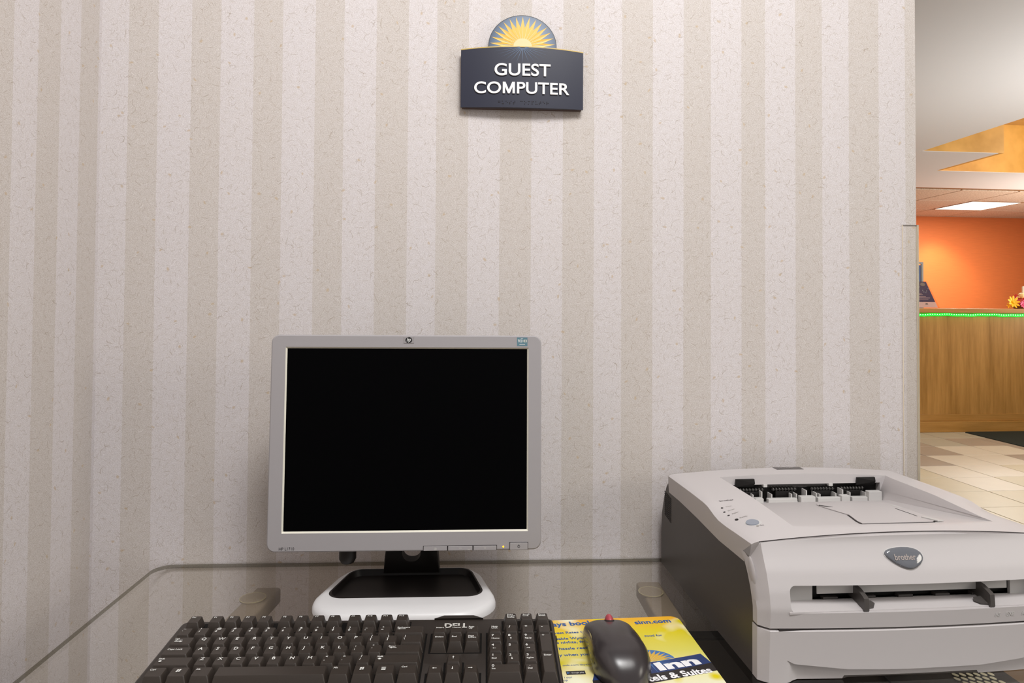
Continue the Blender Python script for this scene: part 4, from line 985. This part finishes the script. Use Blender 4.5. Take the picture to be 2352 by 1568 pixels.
for i in range(5): link('feed_rib', plate(.082 + i * .046, .100 + i * .046, .0846, .0880, .3461, .3535), M['printer_guide'], pr)
def guide(u, sg):
    o = link('paper_guide', loft([[V(u + d, s, z) for s, z in ((.342, .1025), (.362, .1005), (.3735, .0965), (.3765, .0945), (.3775, .0820), (.376, .0795), (.373, .0800), (.362, .0845), (.342, .0865))] for d in (-.0028, .0028)]), M['printer_guide'], pr, 35)
    pts = [(u + sg * .0028, .362), (u + sg * .013, .3635), (u + sg * .0155, .3675), (u + sg * .011, .3725), (u + sg * .0028, .374)]
    link('guide_foot', loft([[V(a, s, .0868 - (s - .36) * .33) for a, s in pts], [V(a, s, .0882 - (s - .36) * .33) for a, s in pts]]), M['printer_guide'], o, 35)
guide(.120, 1); guide(PW - .110, -1)
for t_, u in (('A5', .2745), ('EXE', .2890), ('A4', .3085)):
    me = text(t_, .006, .0001, .0001, 'LEFT', .0034 * len(t_), 0, .0045)
    for v in me.vertices: x, z = u + v.co.x, .0700 + v.co.y; v.co = Vector(V(x, sfront(x, z) + .0003 + v.co.z, z))
    link('size_mark', me, M['printer_grey'], pr)
# oval emblem
ov = [(400, 440), (425, 385), (480, 330), (600, 285), (760, 250), (950, 228), (1150, 220), (1400, 228), (1600, 262), (1760, 320), (1870, 400), (1925, 500), (1925, 580), (1870, 670), (1750, 770), (1580, 865), (1420, 915), (1300, 930), (1130, 915), (900, 840), (700, 735), (560, 640), (450, 540)]
def ovp(k, e):
    cxp, cyp = 1180, 560; out = []
    for x, y in ov:
        x, y = cxp + (x - cxp) * k, cyp + (y - cyp) * k
        u = .1520 + (x - 400) / 1530 * .0460; z = .1445 - (y - 220) / 710 * .0215; out.append(V(u, sfront(u, z) + e, z + e * .4))
    return out
emb = link('emblem', loft([ovp(1, -.001), ovp(1, .0008), ovp(.96, .0020), ovp(.85, .0028), ovp(.5, .0032), ovp(.1, .0033)]), M['oval'], pr, 60)
link('emblem_rim', loft([ovp(1.045, -.001), ovp(1.04, .0004), ovp(1.0, .0005)]), M['printer_grey'], pr, 60)
me = text('brother', .008, .0002, 0, 'LEFT', .0255)
for v in me.vertices: u, z = .1615 + v.co.x, .1318 + v.co.y * 1.0; v.co = Vector(V(u, sfront(u, z) + .0036, z + .0014))
link('emblem_lettering', me, M['oval_text'], emb)
# paper cassette
ARC = [(.030, .026), (.0376, .0218), (.10, .0152), (.164, .0138), (.2594, .0144), (.3145, .0191), (.345, .0240), (.352, .028)]
zrows = [0, .12, .22, .26, .30, .5, .75, .96, 1.0]
def tray_pt(u, t):
    e = min(u, PW - u); zb = .0042 if .099 < u < .262 else .0008
    az = interp(ARC, u); ins = .0085 * sm(.030, .045, u) * sm(.030, .045, PW - u)
    z = [zb, zb + (az - zb) * .4, zb + (az - zb) * .8, az - .0005, az + .0005, az + (.0598 - az) * .35, az + (.0598 - az) * .7, .0590, .0600][min(int(round(t * 8)), 8)]
    s = .3705 + .0075 * max(0, 1 - ((u - PW / 2) / (PW / 2 - .010)) ** 2) - (.0012 if z > .0595 else 0) - .0030 * (1 - z / .06)
    if z < az: s -= ins
    if e < .0021: s = .3590
    elif e < .009: s = .3590 + .28 * (s - .3590)
    return u, s, z
tcu = sorted(set(cu + [.098, .1, .261, .263, .030, .038, .046, PW - .030, PW - .038, PW - .046]))
link('paper_cassette', solid(tray_pt, tcu, 8, .012), M['printer'], pr, 28)
link('cassette_lip', box(.02, PW - .02, -.372, -.345, .0603, .0618), M['groove'], pr)
# side hinge button and rear side vent
link('hinge_button', xf(ball((0, 0, 0), .0022, .0085, .0160, 10, 12), T(*V(.0015, .3425, .1165)) @ RX(R_(-28))), M['printer'], pr, 60)
vt = []
for i in range(8):
    for j in range(12):
        s, z = .022 + i * .0042, .122 - j * .0033 - i * .0006; vt.append(box(.0006, .0013, -s - .0014, -s + .0010, z - .0009, z + .0009))
vo = link('vent_holes', join(vt), M['printer_black'], pr); vo['kind'] = 'stuff'
